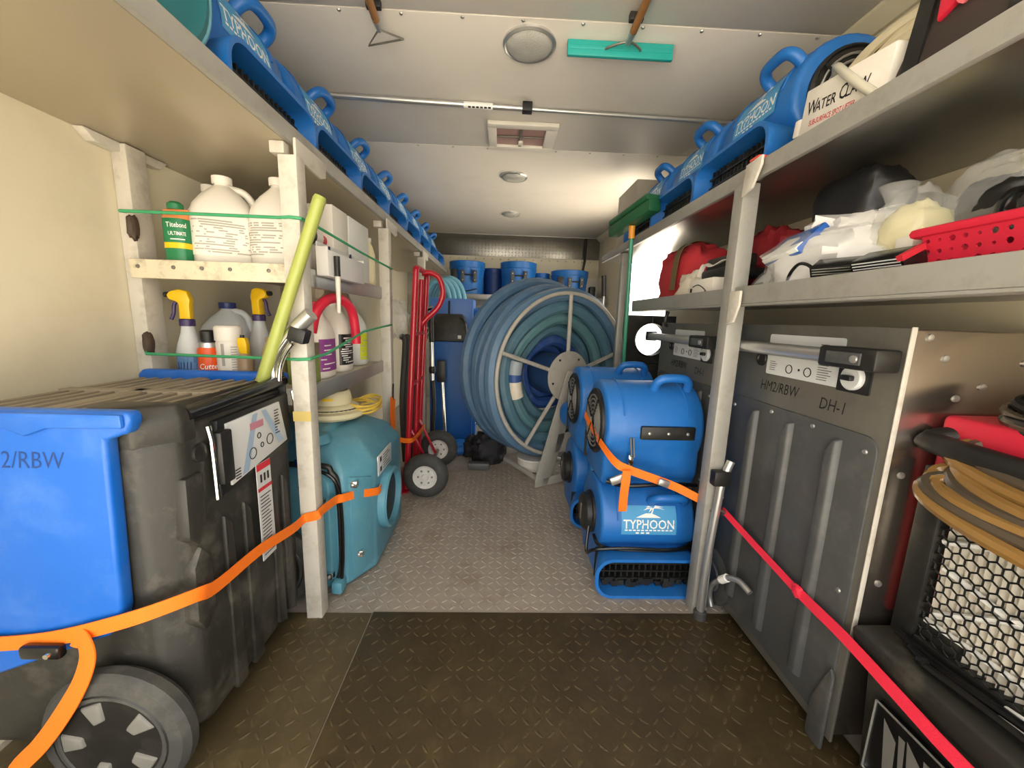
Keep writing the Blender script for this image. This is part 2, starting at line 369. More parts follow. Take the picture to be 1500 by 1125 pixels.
# back shelf in front of the end wall
BS = thing('shelf', 'silver metal shelf across the far end carrying round blue fans', 'shelf', (0, 4.4, 0))
child(MB().box((-.575, 4.28, 1.235), (1.16, 4.765, 1.245)), 'shelf_board', alu, BS, bev=.002)
child(MB().box((-.575, 4.265, 1.19), (1.16, 4.281, 1.248)), 'shelf_rail', alu, BS, bev=.003)
for x in (-.55, 1.12): child(MB().box((x-.02, 4.3, 0), (x+.02, 4.34, 1.234)), 'post', alu, BS, bev=.003)

# ------------------------------------------------------------------ air movers
def make_air_mover():
    t = thing('air_mover', '-', 'air mover')
    prof = [(-.12, 0), (.13, 0), (.13, .14)]
    for k in range(23):
        a = math.radians(-12+k*(222/22)); prof.append((.165*math.cos(a), .22+.165*math.sin(a)))
    prof.append((-.145, .06))
    body = MB().prism(prof, 'x', -.18, .18).build('body', blue, t, bev=.016, seg=3, ang=50)
    # vertical ribs on the scroll
    for x in (-.118, .118):
        pts = [(x, .166*math.cos(a), .22+.166*math.sin(a)) for a in [math.radians(15+k*12) for k in range(13)]]
        MB().tube(pts, .004, 6).build('seam', blue, body)
    def rr(w, h, rad, y, cz): return [Vector((a, y, b)) for a, b in rrect(w, h, rad, 6, 0, cz)]
    mo = MB().rings([rr(.33, .15, .04, .09, .0775), rr(.41, .155, .062, .205, .0785), rr(.425, .157, .065, .235, .0795), rr(.425, .157, .065, .242, .0795), rr(.40, .134, .055, .242, .0795), rr(.37, .125, .05, .15, .08)], caps=False)
    mouth = mo.build('outlet_mouth', blue, t, ang=50)
    g = MB().box((-.19, .135, .02), (.19, .14, .14))
    random.seed(3)
    for k in range(16):
        x = -.17+k*.0225; g.box((x-.003, .14, .022), (x+.003, .19, .135))
    for z in (.05, .08, .11): g.box((-.18, .15, z-.003), (.18, .195, z+.003))
    for k in range(40):
        x, z = random.uniform(-.17, .17), random.uniform(.022, .05); e = random.uniform(.004, .011); g.box((x-e, .17, z-e), (x+e, .2, z+e))
    g.build('outlet_grille', black, mouth, smooth=False)
    gr = MB().lathe([(.13, -.178), (.13, -.19), (.122, -.196), (.118, -.19), (.02, -.186)], (0, 0, .22), 'x', 32).build('inlet_grille', black, t)
    rg = MB()
    for R in (.035, .052, .069, .086, .103): rg.torus((-.194, 0, .22), R, .0035, 'x', 30, 6)
    rg.build('guard_rings', galv, gr)
    cr = MB()
    for a in (.6, 2.2, 3.8, 5.4): cr.tube([(-.197, .02*math.cos(a), .22+.02*math.sin(a)), (-.197, .12*math.cos(a), .22+.12*math.sin(a))], .004, 6)
    cr.build('guard_bars', black, gr)
    mt = MB().lathe([(.085, .178), (.085, .19), (.076, .193), (.076, .212), (.068, .22), (.03, .223)], (0, 0, .22), 'x', 24).build('motor', black, t)
    MB().box((.222, -.006, .185), (.226, .006, .255)).build('motor_clip', grey_metal, mt, bev=.002)
    dr = Vector((0, math.sin(.87), math.cos(.87))); o = Vector((-.075, 0, .22)); X = Vector((1, 0, 0))
    hp = [o-X*.062+dr*.15, o-X*.062+dr*.185, o-X*.05+dr*.207, o-X*.025+dr*.216, o+X*.025+dr*.216, o+X*.05+dr*.207, o+X*.062+dr*.185, o+X*.062+dr*.15]
    MB().tube(smooth_path(hp, 4), .0165, 10).build('handle', blue, t)
    def onr(rad): return lambda u, v: Vector((-u, rad*math.cos(v/.165), .22+rad*math.sin(v/.165)))
    vo = -.022
    lb = grid_patch(MB(), onr(.1667), -.105, .105, -.008, .1, 6, 8).build('label', blue_label, t)
    p = MB(); f0 = onr(.1673); f = lambda u, v: f0(u, v+vo)
    text(p, 'TYPHOON', f, .047, 0, .052, .86)
    for k in range(12): grid_patch(p, f, -.092+k*.0155, -.092+k*.0155+.011, .029, .034, 1, 1)
    for k in range(3): grid_patch(p, f, -.05+k*.02, -.05+k*.02+.012, .018, .024, 1, 1)
    # island with palm fronds
    isl = [(-.05, .078), (.045, .078), (.03, .086), (.01, .094), (-.012, .094), (-.035, .085)]
    p.add([f(u, v) for u, v in isl], [tuple(range(6))])
    p.add([f(.006, .09), f(.012, .09), f(.022, .112), f(.017, .112)], [(0, 1, 2, 3)])
    for du, dv in ((.045, -.002), (.04, .008), (.02, .012), (-.03, .008), (-.04, -.004), (-.02, -.012)):
        a, b = .019, .112; p.add([f(a, b), f(a+du*.5-.002, b+dv*.5+.005), f(a+du, b+dv-.004), f(a+du*.5+.002, b+dv*.5)], [(0, 1, 2, 3)])
    p.build('label_print', white, lb, smooth=False)
    bp = MB()
    bp.box((-.06, -.176, .195), (.14, -.158, .245))
    pad = bp.build('rubber_pad', black, t, bev=.006)
    for x in (-.03, .04, .11): MB().lathe([(.006, 0), (.005, -.003), (.001, -.004)], (x, -.176, .22), 'y', 8).build('screw', galv, pad)
    return t
am = make_air_mover(); am_used = [False]
def air_mover(loc, rz, label, group):
    t = am if not am_used[0] else copy_tree(am); am_used[0] = True
    t['group'] = group; return place(t, loc, rz, label)
ordn = ['nearest', 'second', 'third', 'fourth', 'fifth', 'sixth', 'seventh', 'farthest']
for i in range(8):
    y = 1.195+.417*i
    air_mover((-.86, y, ZT), -PI/2, ('%s blue air mover from the camera in the long row on the left top shelf' % ordn[i]) if i not in (0, 7) else ('%s blue air mover of the long row on the left top shelf' % ordn[i]), 'air movers in a row on the left top shelf')
for i, (y, s) in enumerate(((1.35, 'nearest'), (1.768, 'middle'), (2.186, 'farthest'))):
    air_mover((.965, y, ZR), PI/2, '%s of the three blue air movers on the right top shelf' % s, 'air movers on the right top shelf')
bf = air_mover((.58, 1.49, .0), PI, 'front bottom blue air mover of the floor stack, outlet facing the camera', 'stacked air movers on the floor')
air_mover((.575, 1.97, .0), PI, 'rear bottom blue air mover of the floor stack, behind the labelled one', 'stacked air movers on the floor')
tf = air_mover((.578, 1.5, .387), 0, 'front top blue air mover of the floor stack, showing a black rubber pad', 'stacked air movers on the floor')
tr = air_mover((.572, 1.93, .387), 0, 'rear top blue air mover of the floor stack, partly hidden', 'stacked air movers on the floor')

for t_ in (tf, tr):
    for ch in t_.children:
        if ch.name.startswith('handle'): ch.matrix_basis = Matrix.Translation((.15, 0, .22)) @ Matrix.Rotation(1.35, 4, 'X') @ Matrix.Translation((0, 0, -.22))
MB().tube(smooth_path([(.19, .10, .17), (.17, .17, .162), (0, .185, .158), (-.15, .178, .165), (-.19, .12, .172)], 5), .0065, 8).build('power_cord', black_gl, bf)
MB().tube(smooth_path([(.2, .06, .2), (.215, .1, .1), (.205, .17, .15), (.1, .19, .17), (-.1, .19, .168), (-.19, .14, .18)], 5), .0065, 8).build('power_cord', black_gl, bf)
MB().tube(smooth_path([(-.17, -.16, .03), (-.1, -.178, .02), (.05, -.18, .03), (.17, -.165, .022)], 5), .008, 8).build('power_cord', black_gl, tf)
MB().tube([(-.085, -.168, .20), (-.08, -.178, .13), (-.09, -.178, .13), (-.095, -.168, .20)], .003, 6, closed=True).build('latch_wire', grey_metal, tf)
MB().box((-.097, -.172, .085), (-.079, -.155, .135)).build('latch_clip', chrome, tf, bev=.003)

# ------------------------------------------------------------------ near left dehumidifier
spoke_m = M('worn_grey_spoke', '#77766f', .6, var=.2, scale=20)
DL = thing('dehumidifier', 'large black and blue wheeled dehumidifier with tilted control panel, near left', 'dehumidifier', (-.86, .95, .004))
def chring(z, ins=0, x0=-1.09, x1=-.63, y0=.71, y1=1.185, c=.05):
    x0 += ins; x1 -= ins; y0 += ins; y1 -= ins
    return [Vector(p) for p in ((x0, y0, z), (x1-c, y0, z), (x1, y0+c, z), (x1, y1-c*.8, z), (x1-c*.6, y1, z), (x0, y1, z))]
child(MB().rings([chring(.05, .03), chring(.08, .004), chring(.3, 0), chring(.34, .006), chring(.735, .0), chring(.772, .02), chring(.78, .05)]), 'body', black_rot, DL, bev=.012, seg=3)
for y in (.86, .93, 1.045, 1.10): child(MB().prism([(y-.02, .07+.02*(y > 1)), (y+.02, .07), (y+.012, .50), (y-.012, .53)], 'x', -.640, -.6245), 'face_rib', black_rot, DL, bev=.005)
child(MB().prism([(.765, .30), (.80, .34), (.80, .46), (.775, .5), (.75, .46), (.745, .34)], 'x', -.66, -.624), 'corner_boss', black_rot, DL, bev=.008)
child(MB().prism([(.745, .53), (.77, .5), (.795, .54), (.80, .66), (.75, .66)], 'x', -.66, -.623), 'corner_boss', black_rot, DL, bev=.008)
child(MB().rings([[Vector((x, y, z)) for x, y in ((-.80+i, .712+i*.4), (-.682-i, .712+i*.4), (-.63-i*.3, .765), (-.63-i*.3, .80-i*.5), (-.80+i, .80-i*.5))] for z, i in ((.73, 0), (.785, 0), (.812, .03))]), 'shoulder', black_rot, DL, bev=.006)
child(MB().rings([[Vector((x, y, z)) for x, y in ((-.72+i, 1.14+i*.4), (-.63-i*.3, 1.14+i*.4), (-.63-i*.3, 1.145), (-.66-i, 1.184-i*.4), (-.72+i, 1.184-i*.4))] for z, i in ((.73, 0), (.80, 0), (.822, .02))]), 'shoulder', black_rot, DL, bev=.006)
child(MB().lathe([(.02, 0), (.02, .012), (.012, .014)], (-.636, .80, .70), 'x', 16), 'cap', black, DL)
# top with air slots
tp = child(MB().box((-1.05, .745, .775), (-.69, 1.15, .79)), 'top_cover', black_rot, DL, bev=.006)
def sub(mb, name, mat, par, gp, **k):
    o = mb.build(name, mat, None, **k); o.parent = par; return o
slot_m = M('slot_tan_bars', '#8d8372', .5, var=.15)
for x0, x1 in ((-1.04, -.88), (-.86, -.70)):
    for y0, y1 in ((.755, .94), (.96, 1.14)):
        sub(MB().box((x0, y0, .785), (x1, y1, .792)), 'slot_recess', black_gl, tp, DL)
        for k in range(5):
            xx = x0+.01+k*(x1-x0-.02)/4; sub(MB().box((xx-.007, y0, .788), (xx+.007, y1, .799)), 'slat', slot_m, tp, DL, bev=.002)
sub(MB().box((-.885, .745, .786), (-.855, 1.15, .801)), 'cross_bar', slot_m, tp, DL, bev=.003)
sub(MB().box((-1.05, .935, .786), (-.69, .965, .801)), 'cross_bar', slot_m, tp, DL, bev=.003)
child(MB().prism([(-.70, .775), (-.645, .75), (-.645, .772), (-.69, .8), (-.70, .8)], 'y', .79, 1.14), 'vent_strip', black, DL, bev=.003)
# blue covers
bp = [(-.655, .815), (-.65, .80), (-.66, .775), (-.70, .762), (-.707, .6), (-.716, .42), (-.725, .385), (-.75, .362), (-.98, .272), (-1.06, .23), (-1.09, .23), (-1.09, .8), (-1.075, .815)]
cv = child(MB().prism(bp, 'y', .682, .712), 'blue_cover', blue_cover, DL, bev=.008, seg=3)
fm = flat((-.857, .6815, .722), (1, 0, 0), (0, 0, 1)); q = MB(); text(q, 'HM2/RBW', fm, .046, 0, 0, .8, .15, -.006); sub(q, 'handwriting', M('faded_ink', '#173a78', .5), cv, DL, smooth=False)
sub(MB().prism([(-.66, .812), (-.66, .786), (-.79, .784), (-.83, .768), (-.90, .80), (-.895, .812)], 'y', .674, .684), 'cover_lip', blue_cover, cv, DL, bev=.006)
child(MB().prism([(x, z) for x, z in bp], 'y', 1.184, 1.21), 'blue_cover', blue_cover, DL, bev=.008, seg=3)
# handle bar, panel, latches, sticker
child(MB().tube([(-.642, .785, .785), (-.642, 1.15, .797)], .0165, 14), 'handle_bar', black_gl, DL)
cp = child(MB().prism([(.845, .575), (1.15, .615), (1.14, .762), (.85, .755)], 'x', -.64, -.624), 'control_recess', black, DL, bev=.003)
pp = [(.875, .592), (1.115, .628), (1.085, .748), (.872, .742)]
lb = sub(MB().prism(pp, 'x', -.626, -.619), 'control_label', label_lt, cp, DL, bev=.001)
fx = lambda x: flat((x, .99, .672), (0, -1, 0), (0, 0, 1))
fx = lambda x: (lambda u, v: Vector((x, .985+u, .672+v)))
q = MB(); f = fx(-.6175); grid_patch(q, f, -.035, .02, .03, .048, 1, 1); sub(q, 'display', lcd_pk, lb, DL, smooth=False)
q = MB()
for cx, cz, rr_ in ((-.03, -.03, .014), (.045, -.015, .014), (.01, -.02, .006), (-.0, .008, .007)): q.torus((-.6185, .985+cx, .672+cz), rr_, .0013, 'x', 18, 5)
for k in range(9):
    grid_patch(q, f, .07, .07+random.uniform(.012, .028), .055-k*.008, .058-k*.008, 1, 1)
for k in range(4): grid_patch(q, f, -.10, -.08, -.05-k*.007, -.047-k*.007, 1, 1)
sub(q, 'symbols', print_k, lb, DL, smooth=False)
bluegrey = M('blue_grey_print', '#9db4cc', .4, var=.03)
q = MB(); f = fx(-.6181); q.add([f(-.075, -.07), f(-.05, -.068), f(0, .068), f(-.02, .068)], [(0, 1, 2, 3)]); q.add([f(.085, -.04), f(.11, -.036), f(.035, .07), f(.015, .07)], [(0, 1, 2, 3)]); sub(q, 'letter_mark', bluegrey, lb, DL, smooth=False)
child(MB().box((-.626, .825, .615), (-.60, .862, .735)), 'latch_block', black, DL, bev=.004)
for y, z0, z1 in ((.818, .585, .752), (1.158, .64, .765)):
    child(MB().tube([(-.62, y, z1), (-.615, y, z1-.03), (-.617, y+.004, (z0+z1)/2), (-.615, y+.002, z0)], .0055, 8), 'latch_rod', chrome, DL)
q = child(MB().box((-.6205, .962, .335), (-.6185, 1.022, .605)), 'warning_sticker', label_lt, DL)
q2 = MB(); f = lambda u, v: Vector((-.6178, .962+u, .335+v)); grid_patch(q2, f, 0, .06, .252, .27, 1, 1); sub(q2, 'red_heading', print_r, q, DL, smooth=False); q2 = MB(); grid_patch(q2, f, 0, .06, .195, .205, 1, 1); sub(q2, 'red_heading', print_r, q, DL, smooth=False)
q2 = MB()
for k in range(18):
    v = .012+k*.0098
    if not .19 < v < .21: grid_patch(q2, f, .006, random.uniform(.04, .055), v, v+.003, 1, 1)
for k in range(3): grid_patch(q2, f, .012+k*.015, .02+k*.015, .218, .24, 1, 1)
sp = sub(q2, 'sticker_print', print_k, q, DL, smooth=False); sp['kind'] = 'stuff'
for y0, y1 in ((.655, .705), (1.187, 1.237)):
    wz = .146
    wl = child(MB().lathe([(.085, y0+.01), (.1, y0), (.135, y0+.004), (.145, y0+.016), (.145, y1-.016), (.135, y1-.004), (.1, y1)], (-.748, 0, wz), 'y', 40), 'wheel', rubber, DL)
    hb = sub(MB().lathe([(.112, y0+.002), (.108, y0-.001), (.104, y0+.014), (.04, y0+.016), (.035, y0+.002), (.02, y0+.001)], (-.748, 0, wz), 'y', 32), 'hub', black, wl, DL)
    for k in range(5):
        a = 2*PI*k/5+.3; R = Matrix.Rotation(-a, 3, 'Y'); mbx = MB()
        vs = [(-.014, y0+.022, .042), (.018, y0+.022, .046), (.034, y0+.02, .098), (-.03, y0+.02, .096), (-.008, y0-.004, .05), (.010, y0-.004, .054), (.018, y0-.002, .092), (-.020, y0-.002, .09)]
        mbx.add([R @ Vector(v)+Vector((-.748, 0, wz)) if False else R @ Vector((v[0], 0, v[2]))+Vector((-.748, v[1], wz)) for v in vs], [(0, 1, 2, 3), (4, 7, 6, 5), (0, 4, 5, 1), (1, 5, 6, 2), (2, 6, 7, 3), (3, 7, 4, 0)])
        sub(mbx, 'spoke', spoke_m, wl, DL, bev=.003)
    sub(MB().lathe([(.022, y0+.02), (.02, y0+.006), (.012, y0+.002)], (-.748, 0, wz), 'y', 6), 'axle_nut', M('rusty_nut', '#7d6a50', .6, var=.3, scale=30), wl, DL, smooth=False)

# ------------------------------------------------------------------ right dehumidifiers
def make_rdehu():
    t = thing('dehumidifier', '-', 'dehumidifier')
    MB().box((-.18, -.2775, .05), (.165, .2775, 1.0)).build('case', steel_mir, t, bev=.004)
    fp = MB().box((-.186, -.2775, .03), (-.179, .2775, 1.003)).build('front_plate', grey_metal, t, bev=.002)
    MB().box((-.189, -.2795, .3), (-.178, -.2765, 1.004)).build('edge_trim', paint_w, t, bev=.001)
    pn = MB().prism(rrect(.52, .71, .035, 5, .0, .415), 'x', -.192, -.185).build('ribbed_panel', grey_panel, t, bev=.003)
    for y in (-.16, -.012, .13):
        rb = MB(); prof = [(y-.02, .1), (y+.02, .1), (y+.02, .71), (y-.005, .745), (y-.02, .745)]
        rb.rings([[Vector((-.191, a, b)) for a, b in prof], [Vector((-.206, y+(a-y)*.6, .415+(b-.415)*.98)) for a, b in prof]]).build('rib', grey_panel, pn, bev=.004)
    for y, z in ((-.235, .735), (-.235, .4), (-.235, .09), (.235, .735), (.235, .4), (.235, .09), (0.06, .752), (-.09, .752)):
        MB().lathe([(.006, 0), (.005, -.003), (.002, -.004)], (-.192, y, z), 'x', 10).build('screw', galv, pn)
    lb = MB().prism(rrect(.252, .116, .006, 3, -.012, .917), 'x', -.189, -.185).build('label_plate', label_lt, t)
    p = MB(); f = lambda u, v: Vector((-.1896, -.012-u, .917+v))
    for cu in (-.035, .03): p.torus(f(cu, -.035), .0115, .0012, 'x', 16, 5)
    for k in range(5): grid_patch(p, f, -.112, -.112+random.uniform(.02, .035), -.045+k*.006, -.0435+k*.006, 1, 1)
    for k in range(7): grid_patch(p, f, .06, .06+random.uniform(.025, .045), -.048+k*.006, -.0465+k*.006, 1, 1)
    for k in range(2): grid_patch(p, f, .06, .085, .03+k*.008, .032+k*.008, 1, 1)
    grid_patch(p, f, -.003, .004, -.036, -.03, 1, 1)
    p.build('plate_print', print_k, lb, smooth=False)
    kp = MB().prism(rrect(.082, .068, .003, 2, -.175, .888), 'x', -.19, -.185).build('dial_plate', black, t)
    kn = MB().lathe([(.028, 0), (.028, -.006), (.024, -.01)], (-.19, -.175, .888), 'x', 24).build('dial', label_lt, kp)
    MB().box((-.212, -.188, .882), (-.199, -.162, .894)).build('dial_pointer', black, kn, bev=.003)
    sk = MB().lathe([(.022, 0), (.02, -.006), (.016, -.006), (.014, -.001)], (-.186, .14, .9), 'x', 20).build('socket', black, t)
    for s_, y_, z_ in (('HM2/RBW', .055, .822), ('DH-1', -.13, .812)):
        p = MB(); text(p, s_, lambda u, v: Vector((-.1868, y_-u, z_+v)), .042, 0, 0, .8, .1, -.004); p.build('handwriting', print_k, fp, smooth=False)
    MB().tube([(-.228, -.14, .935), (-.228, .31, .935)], .0175, 14).build('handle_bar', galv, t)
    for y0, y1 in ((-.275, -.135), (.285, .325)):
        bk = MB().box((-.248, y0, .912), (-.192 if y0 < 0 else -.2, y1, .958)).build('handle_bracket', black, t, bev=.006)
        if y0 < 0:
            MB().box((-.252, -.245, .922), (-.247, -.16, .948)).build('bracket_inset', grey_panel, bk, bev=.002)
            MB().lathe([(.009, 0), (.008, -.004), (.003, -.005)], (-.251, -.232, .935), 'x', 12).build('bolt', galv, bk)
    for y, s in ((.235, 1),):
        wl = MB().lathe([(.05, -.2), (.085, -.203), (.1, -.195), (.1, -.165)], (0, y, .1), 'x', 28).build('wheel', rubber, t)
        MB().lathe([(.055, -.201), (.05, -.206), (.012, -.204)], (0, y, .1), 'x', 20).build('hub', grey_panel, wl)
    MB().prism([(-.272, .0), (-.225, .0), (-.225, .1), (-.245, .17), (-.262, .22), (-.272, .2)], 'x', -.204, -.193).build('foot_bracket', rubber, t, bev=.006)
    for x, z in ((-.15, .985), (-.11, .945), (-.02, .89), (-.07, .865), (.06, .94), (.1, .8), (-.15, .7), (-.15, .45)):
        MB().lathe([(.0075, -.2775), (.0065, -.281), (.002, -.282)], (x, 0, z), 'y', 10).build('rivet', galv, t)
    return t
rd = make_rdehu(); rd['group'] = 'grey dehumidifiers along the right wall'
place(rd, (.99, 1.012, .004), 0, 'nearer grey metal dehumidifier with ribbed panel and white label plate on right')
rd2 = copy_tree(rd); place(rd2, (.992, 1.645, 0), 0, 'farther grey metal dehumidifier behind the right post, partly hidden by air movers')

# ------------------------------------------------------------------ near right air scrubber with honeycomb guard
AS = thing('air_scrubber', 'red and black air scrubber with honeycomb guard over a white filter, near right', 'air scrubber', (.95, .4, .004))
child(MB().rings([[Vector(p) for p in ((x0, .05, z), (1.15, .05, z), (1.15, y1, z), (x0, y1, z))] for x0, y1, z in ((.835, .69, .004), (.815, .70, .30), (.79, .715, .31), (.785, .72, .365), (.80, .71, .37))]), 'base', black_rot, AS, bev=.006)
em = child(MB().prism([(.28, .08), (.655, .08), (.655, .245), (.28, .245)], 'x', .80, .812), 'emblem_plate', black_gl, AS, bev=.002)
q = MB()
for a, b in (((.28, .08), (.655, .08)), ((.655, .08), (.655, .245)), ((.655, .245), (.28, .245)), ((.28, .245), (.28, .08))): q.tube([(.7995, a[0], a[1]), (.7995, b[0], b[1])], .0022, 6)
for y0 in (.635, .59, .53, .47, .41, .35):
    q.add([(.7995, y0, .225), (.7995, y0-.028, .2), (.7995, y0-.036, .1), (.7995, y0-.015, .12)], [(0, 1, 2, 3)]); q.add([(.7995, y0-.03, .22), (.7995, y0-.042, .22), (.7995, y0-.048, .16), (.7995, y0-.04, .15)], [(0, 1, 2, 3)])
sub(q, 'silver_emblem', galv, em, AS, smooth=False)
child(MB().box((.885, .08, .372), (1.15, .722, .84)), 'red_housing', red_plastic, AS, bev=.012, seg=3)
child(MB().box((.868, .60, .36), (.9, .705, .43)), 'corner_pad', black, AS, bev=.006)
fr = MB(); fr.box((.855, .665, .37), (.884, .708, .74)); fr.box((.855, .09, .37), (.884, .665, .395)); fr.box((.855, .09, .715), (.884, .665, .74)); fr.box((.855, .07, .37), (.884, .09, .74))
child(fr, 'guard_frame', black, AS, bev=.004)
q = MB(); n = 46
for k in range(n):
    y0 = .09+.575*k/n; y1 = .09+.575*(k+1)/n; ym = (y0+y1)/2
    q.add([(.884, y0, .395), (.874, ym, .395), (.884, y1, .395), (.884, y1, .715), (.874, ym, .715), (.884, y0, .715)], [(0, 1, 4, 5), (1, 2, 3, 4)])
child(q, 'pleated_filter', pleat, AS, smooth=False)
for a, b in (((.65, .55), (.1, .42)), ((.65, .45), (.3, .70)), ((.56, .70), (.42, .40)), ((.66, .60), (.4, .71)), ((.66, .43), (.1, .44))):
    child(MB().tube([(.871, a[0], a[1]), (.871, b[0], b[1])], .006, 6), 'filter_brace', white, AS)
q = MB(); S = .0118; dx = S*math.sqrt(3); zz = .39; j = 0
while zz < .72:
    yy = .085+(dx/2 if j % 2 else 0)
    while yy < .672:
        o = [(yy+S*math.sin(a*PI/3), zz+S*math.cos(a*PI/3)) for a in range(6)]; i_ = [(yy+S*.84*math.sin(a*PI/3), zz+S*.84*math.cos(a*PI/3)) for a in range(6)]
        vs = [(.864, a, b) for a, b in o]+[(.861, a, b) for a, b in i_]; q.add(vs, [(k, (k+1) % 6, 6+(k+1) % 6, 6+k) for k in range(6)])
        yy += dx
    zz += S*1.5; j += 1
hg = child(q, 'honeycomb_guard', black, AS, smooth=False); hg['kind'] = 'stuff'
child(MB().tube(smooth_path([(.9, .7, .80), (.872, .712, .79), (.862, .69, .783), (.862, .4, .775), (.862, .12, .77)], 5), .021, 14), 'handle_bar', black, AS)
child(MB().prism([(.475, .355), (.52, .355), (.515, .395), (.48, .4)], 'x', .848, .854), 'tag', white, AS, bev=.002)
# coiled hoses on its handle
random.seed(11)
def coil(name, label, n, cx, cy, cz, ry, rx, mats, r, tilt, grp=None):
    t = thing(name, label, 'hose', (cx, cy, cz))
    for k in range(n):
        a, b = ry*random.uniform(.86, 1.05), rx*random.uniform(.85, 1.05); oz = (k-n/2)*r*1.15; ph = random.uniform(-.2, .2); pts = []
        for i in range(40):
            th = 2*PI*i/40; pts.append((-b*math.cos(th)+oz*.6+.004*math.sin(3*th+k), a*math.sin(th)+.006*math.sin(2*th+ph), oz*.8+tilt*math.cos(th)+.008*math.sin(th+k)))
        MB().tube(pts, r, 8, closed=True).build('hose_loop', mats[k % len(mats)], t)
    return t
coil('hose_coil', 'amber translucent hose coiled over the honeycomb guard, near right', 8, .862, .50, .752, .185, .048, [amber, amber_d, amber], .0125, -.034)
coil('cable_coil', 'black power cables coiled behind the handle bar, near right', 8, .965, .47, .872, .2, .075, [black_gl, amber_d, black], .009, -.015)
q = thing('power_cable', 'black power cables lying along the base rim below the honeycomb guard', 'cable', (.83, .4, .38))
for k in range(3):
    pts = [(.842-.016*k, .68-.04*k, .385+.003*k), (.84-.014*k, .6, .383), (.846-.015*k, .45, .39+.01*(k == 1)), (.84-.016*k, .3, .384), (.84-.014*k, .1, .385)]
    child(MB().tube(smooth_path(pts, 6), .0075, 8), 'cable', black_gl, q)

# ------------------------------------------------------------------ teal machine, canister, hand truck
TM = thing('air_blower', 'teal moulded plastic blower with round side port, behind the left post', 'blower', (-.75, 1.5, 0))
def tring(z, i=0.): return [Vector((x, y, z)) for x, y in ((-1.04+i, 1.285+i), (-.535-i, 1.285+i), (-.462-i, 1.405+i*.4), (-.462-i, 1.79-i), (-1.04+i, 1.79-i))]
child(MB().rings([tring(.004, .02), tring(.02, 0), tring(.44, 0), tring(.52, .05), tring(.565, .12)]), 'body', teal, TM, bev=.012, seg=3)
child(MB().rings([[Vector((x, y, z)) for x, y in ((-.98+i, 1.262+k), (-.575-i, 1.262+k), (-.56-i, 1.29), (-.98+i, 1.29))] for z, i, k in ((.02, .02, .01), (.06, 0, 0), (.42, 0, 0), (.47, .05, .02))]), 'front_shell', teal, TM, bev=.012, seg=3)
child(MB().box((-.9, 1.35, .54), (-.62, 1.6, .585)), 'top_boss', teal, TM, bev=.02, seg=3)
child(MB().lathe([(.065, 0), (.055, .03), (.03, .036)], (-.66, 1.345, .545), 'z', 20), 'top_cap', teal, TM)
child(MB().tube(smooth_path([(-1.0, 1.268, .485), (-.62, 1.268, .487), (-.565, 1.27, .46), (-.548, 1.277, .40), (-.546, 1.28, .2), (-.552, 1.278, .08), (-.58, 1.272, .02)], 6), .010, 8), 'seam_gasket', black, TM)
child(MB().tube(smooth_path([(-.6, 1.258, .47), (-.556, 1.262, .44), (-.54, 1.272, .36), (-.538, 1.272, .2), (-.545, 1.268, .06)], 6), .006, 8), 'seam_cable', black_gl, TM)
for x, y, z in ((-.66, 1.262, .5), (-.512, 1.315, .40), (-.505, 1.33, .12), (-.6, 1.255, .36), (-.585, 1.255, .08)):
    l = child(MB().box((x-.018, y-.01, z-.012), (x+.018, y+.012, z+.012)), 'latch', chrome, TM, bev=.003)
    sub(MB().lathe([(.007, 0), (.006, -.006), (.002, -.008)], (x+.004, y-.01, z), 'y', 10), 'rivet', galv, l, TM)
child(MB().rings([[Vector((x-d*.85, y+d*.52, z)) for x, y, z in ((-.522, 1.305, .03), (-.472, 1.388, .06), (-.472, 1.388, .40), (-.522, 1.305, .43))] for d in (.004, -.006)]), 'facet_panel', teal, TM, bev=.004)
child(MB().rings([[Vector((x, 1.262+dd, z)) for x, z in ((-.94, .09), (-.66, .09), (-.615, .14), (-.615, .36), (-.66, .41), (-.94, .41))] for dd in (.004, -.012)]), 'raised_panel', teal, TM, bev=.006)
child(MB().box((-.575, 1.24, .012), (-.535, 1.292, .06)), 'foot', teal, TM, bev=.01)
pr = child(MB().lathe([(.125, -.47), (.125, -.435), (.118, -.428), (.108, -.43), (.105, -.455)], (0, 1.545, .245), 'x', 36), 'port_ring', teal, TM)
sub(MB().lathe([(.108, -.452), (.02, -.45)], (0, 1.545, .245), 'x', 30), 'port_screen', black, pr, TM)
lb = child(MB().box((-.464, 1.44, .375), (-.459, 1.62, .455)), 'label', label_lt, TM, bev=.001)
q = MB()
for y, z in ((1.46, .435), (1.46, .395)): grid_patch(q, lambda u, v: Vector((-.4585, y+u, z-.01+v)), 0, .022, 0, .02, 1, 1)
for k in range(6): grid_patch(q, lambda u, v: Vector((-.4585, 1.5+u, .385+k*.011+v)), 0, random.uniform(.05, .1), 0, .003, 1, 1)
sub(q, 'label_print', print_k, lb, TM, smooth=False)

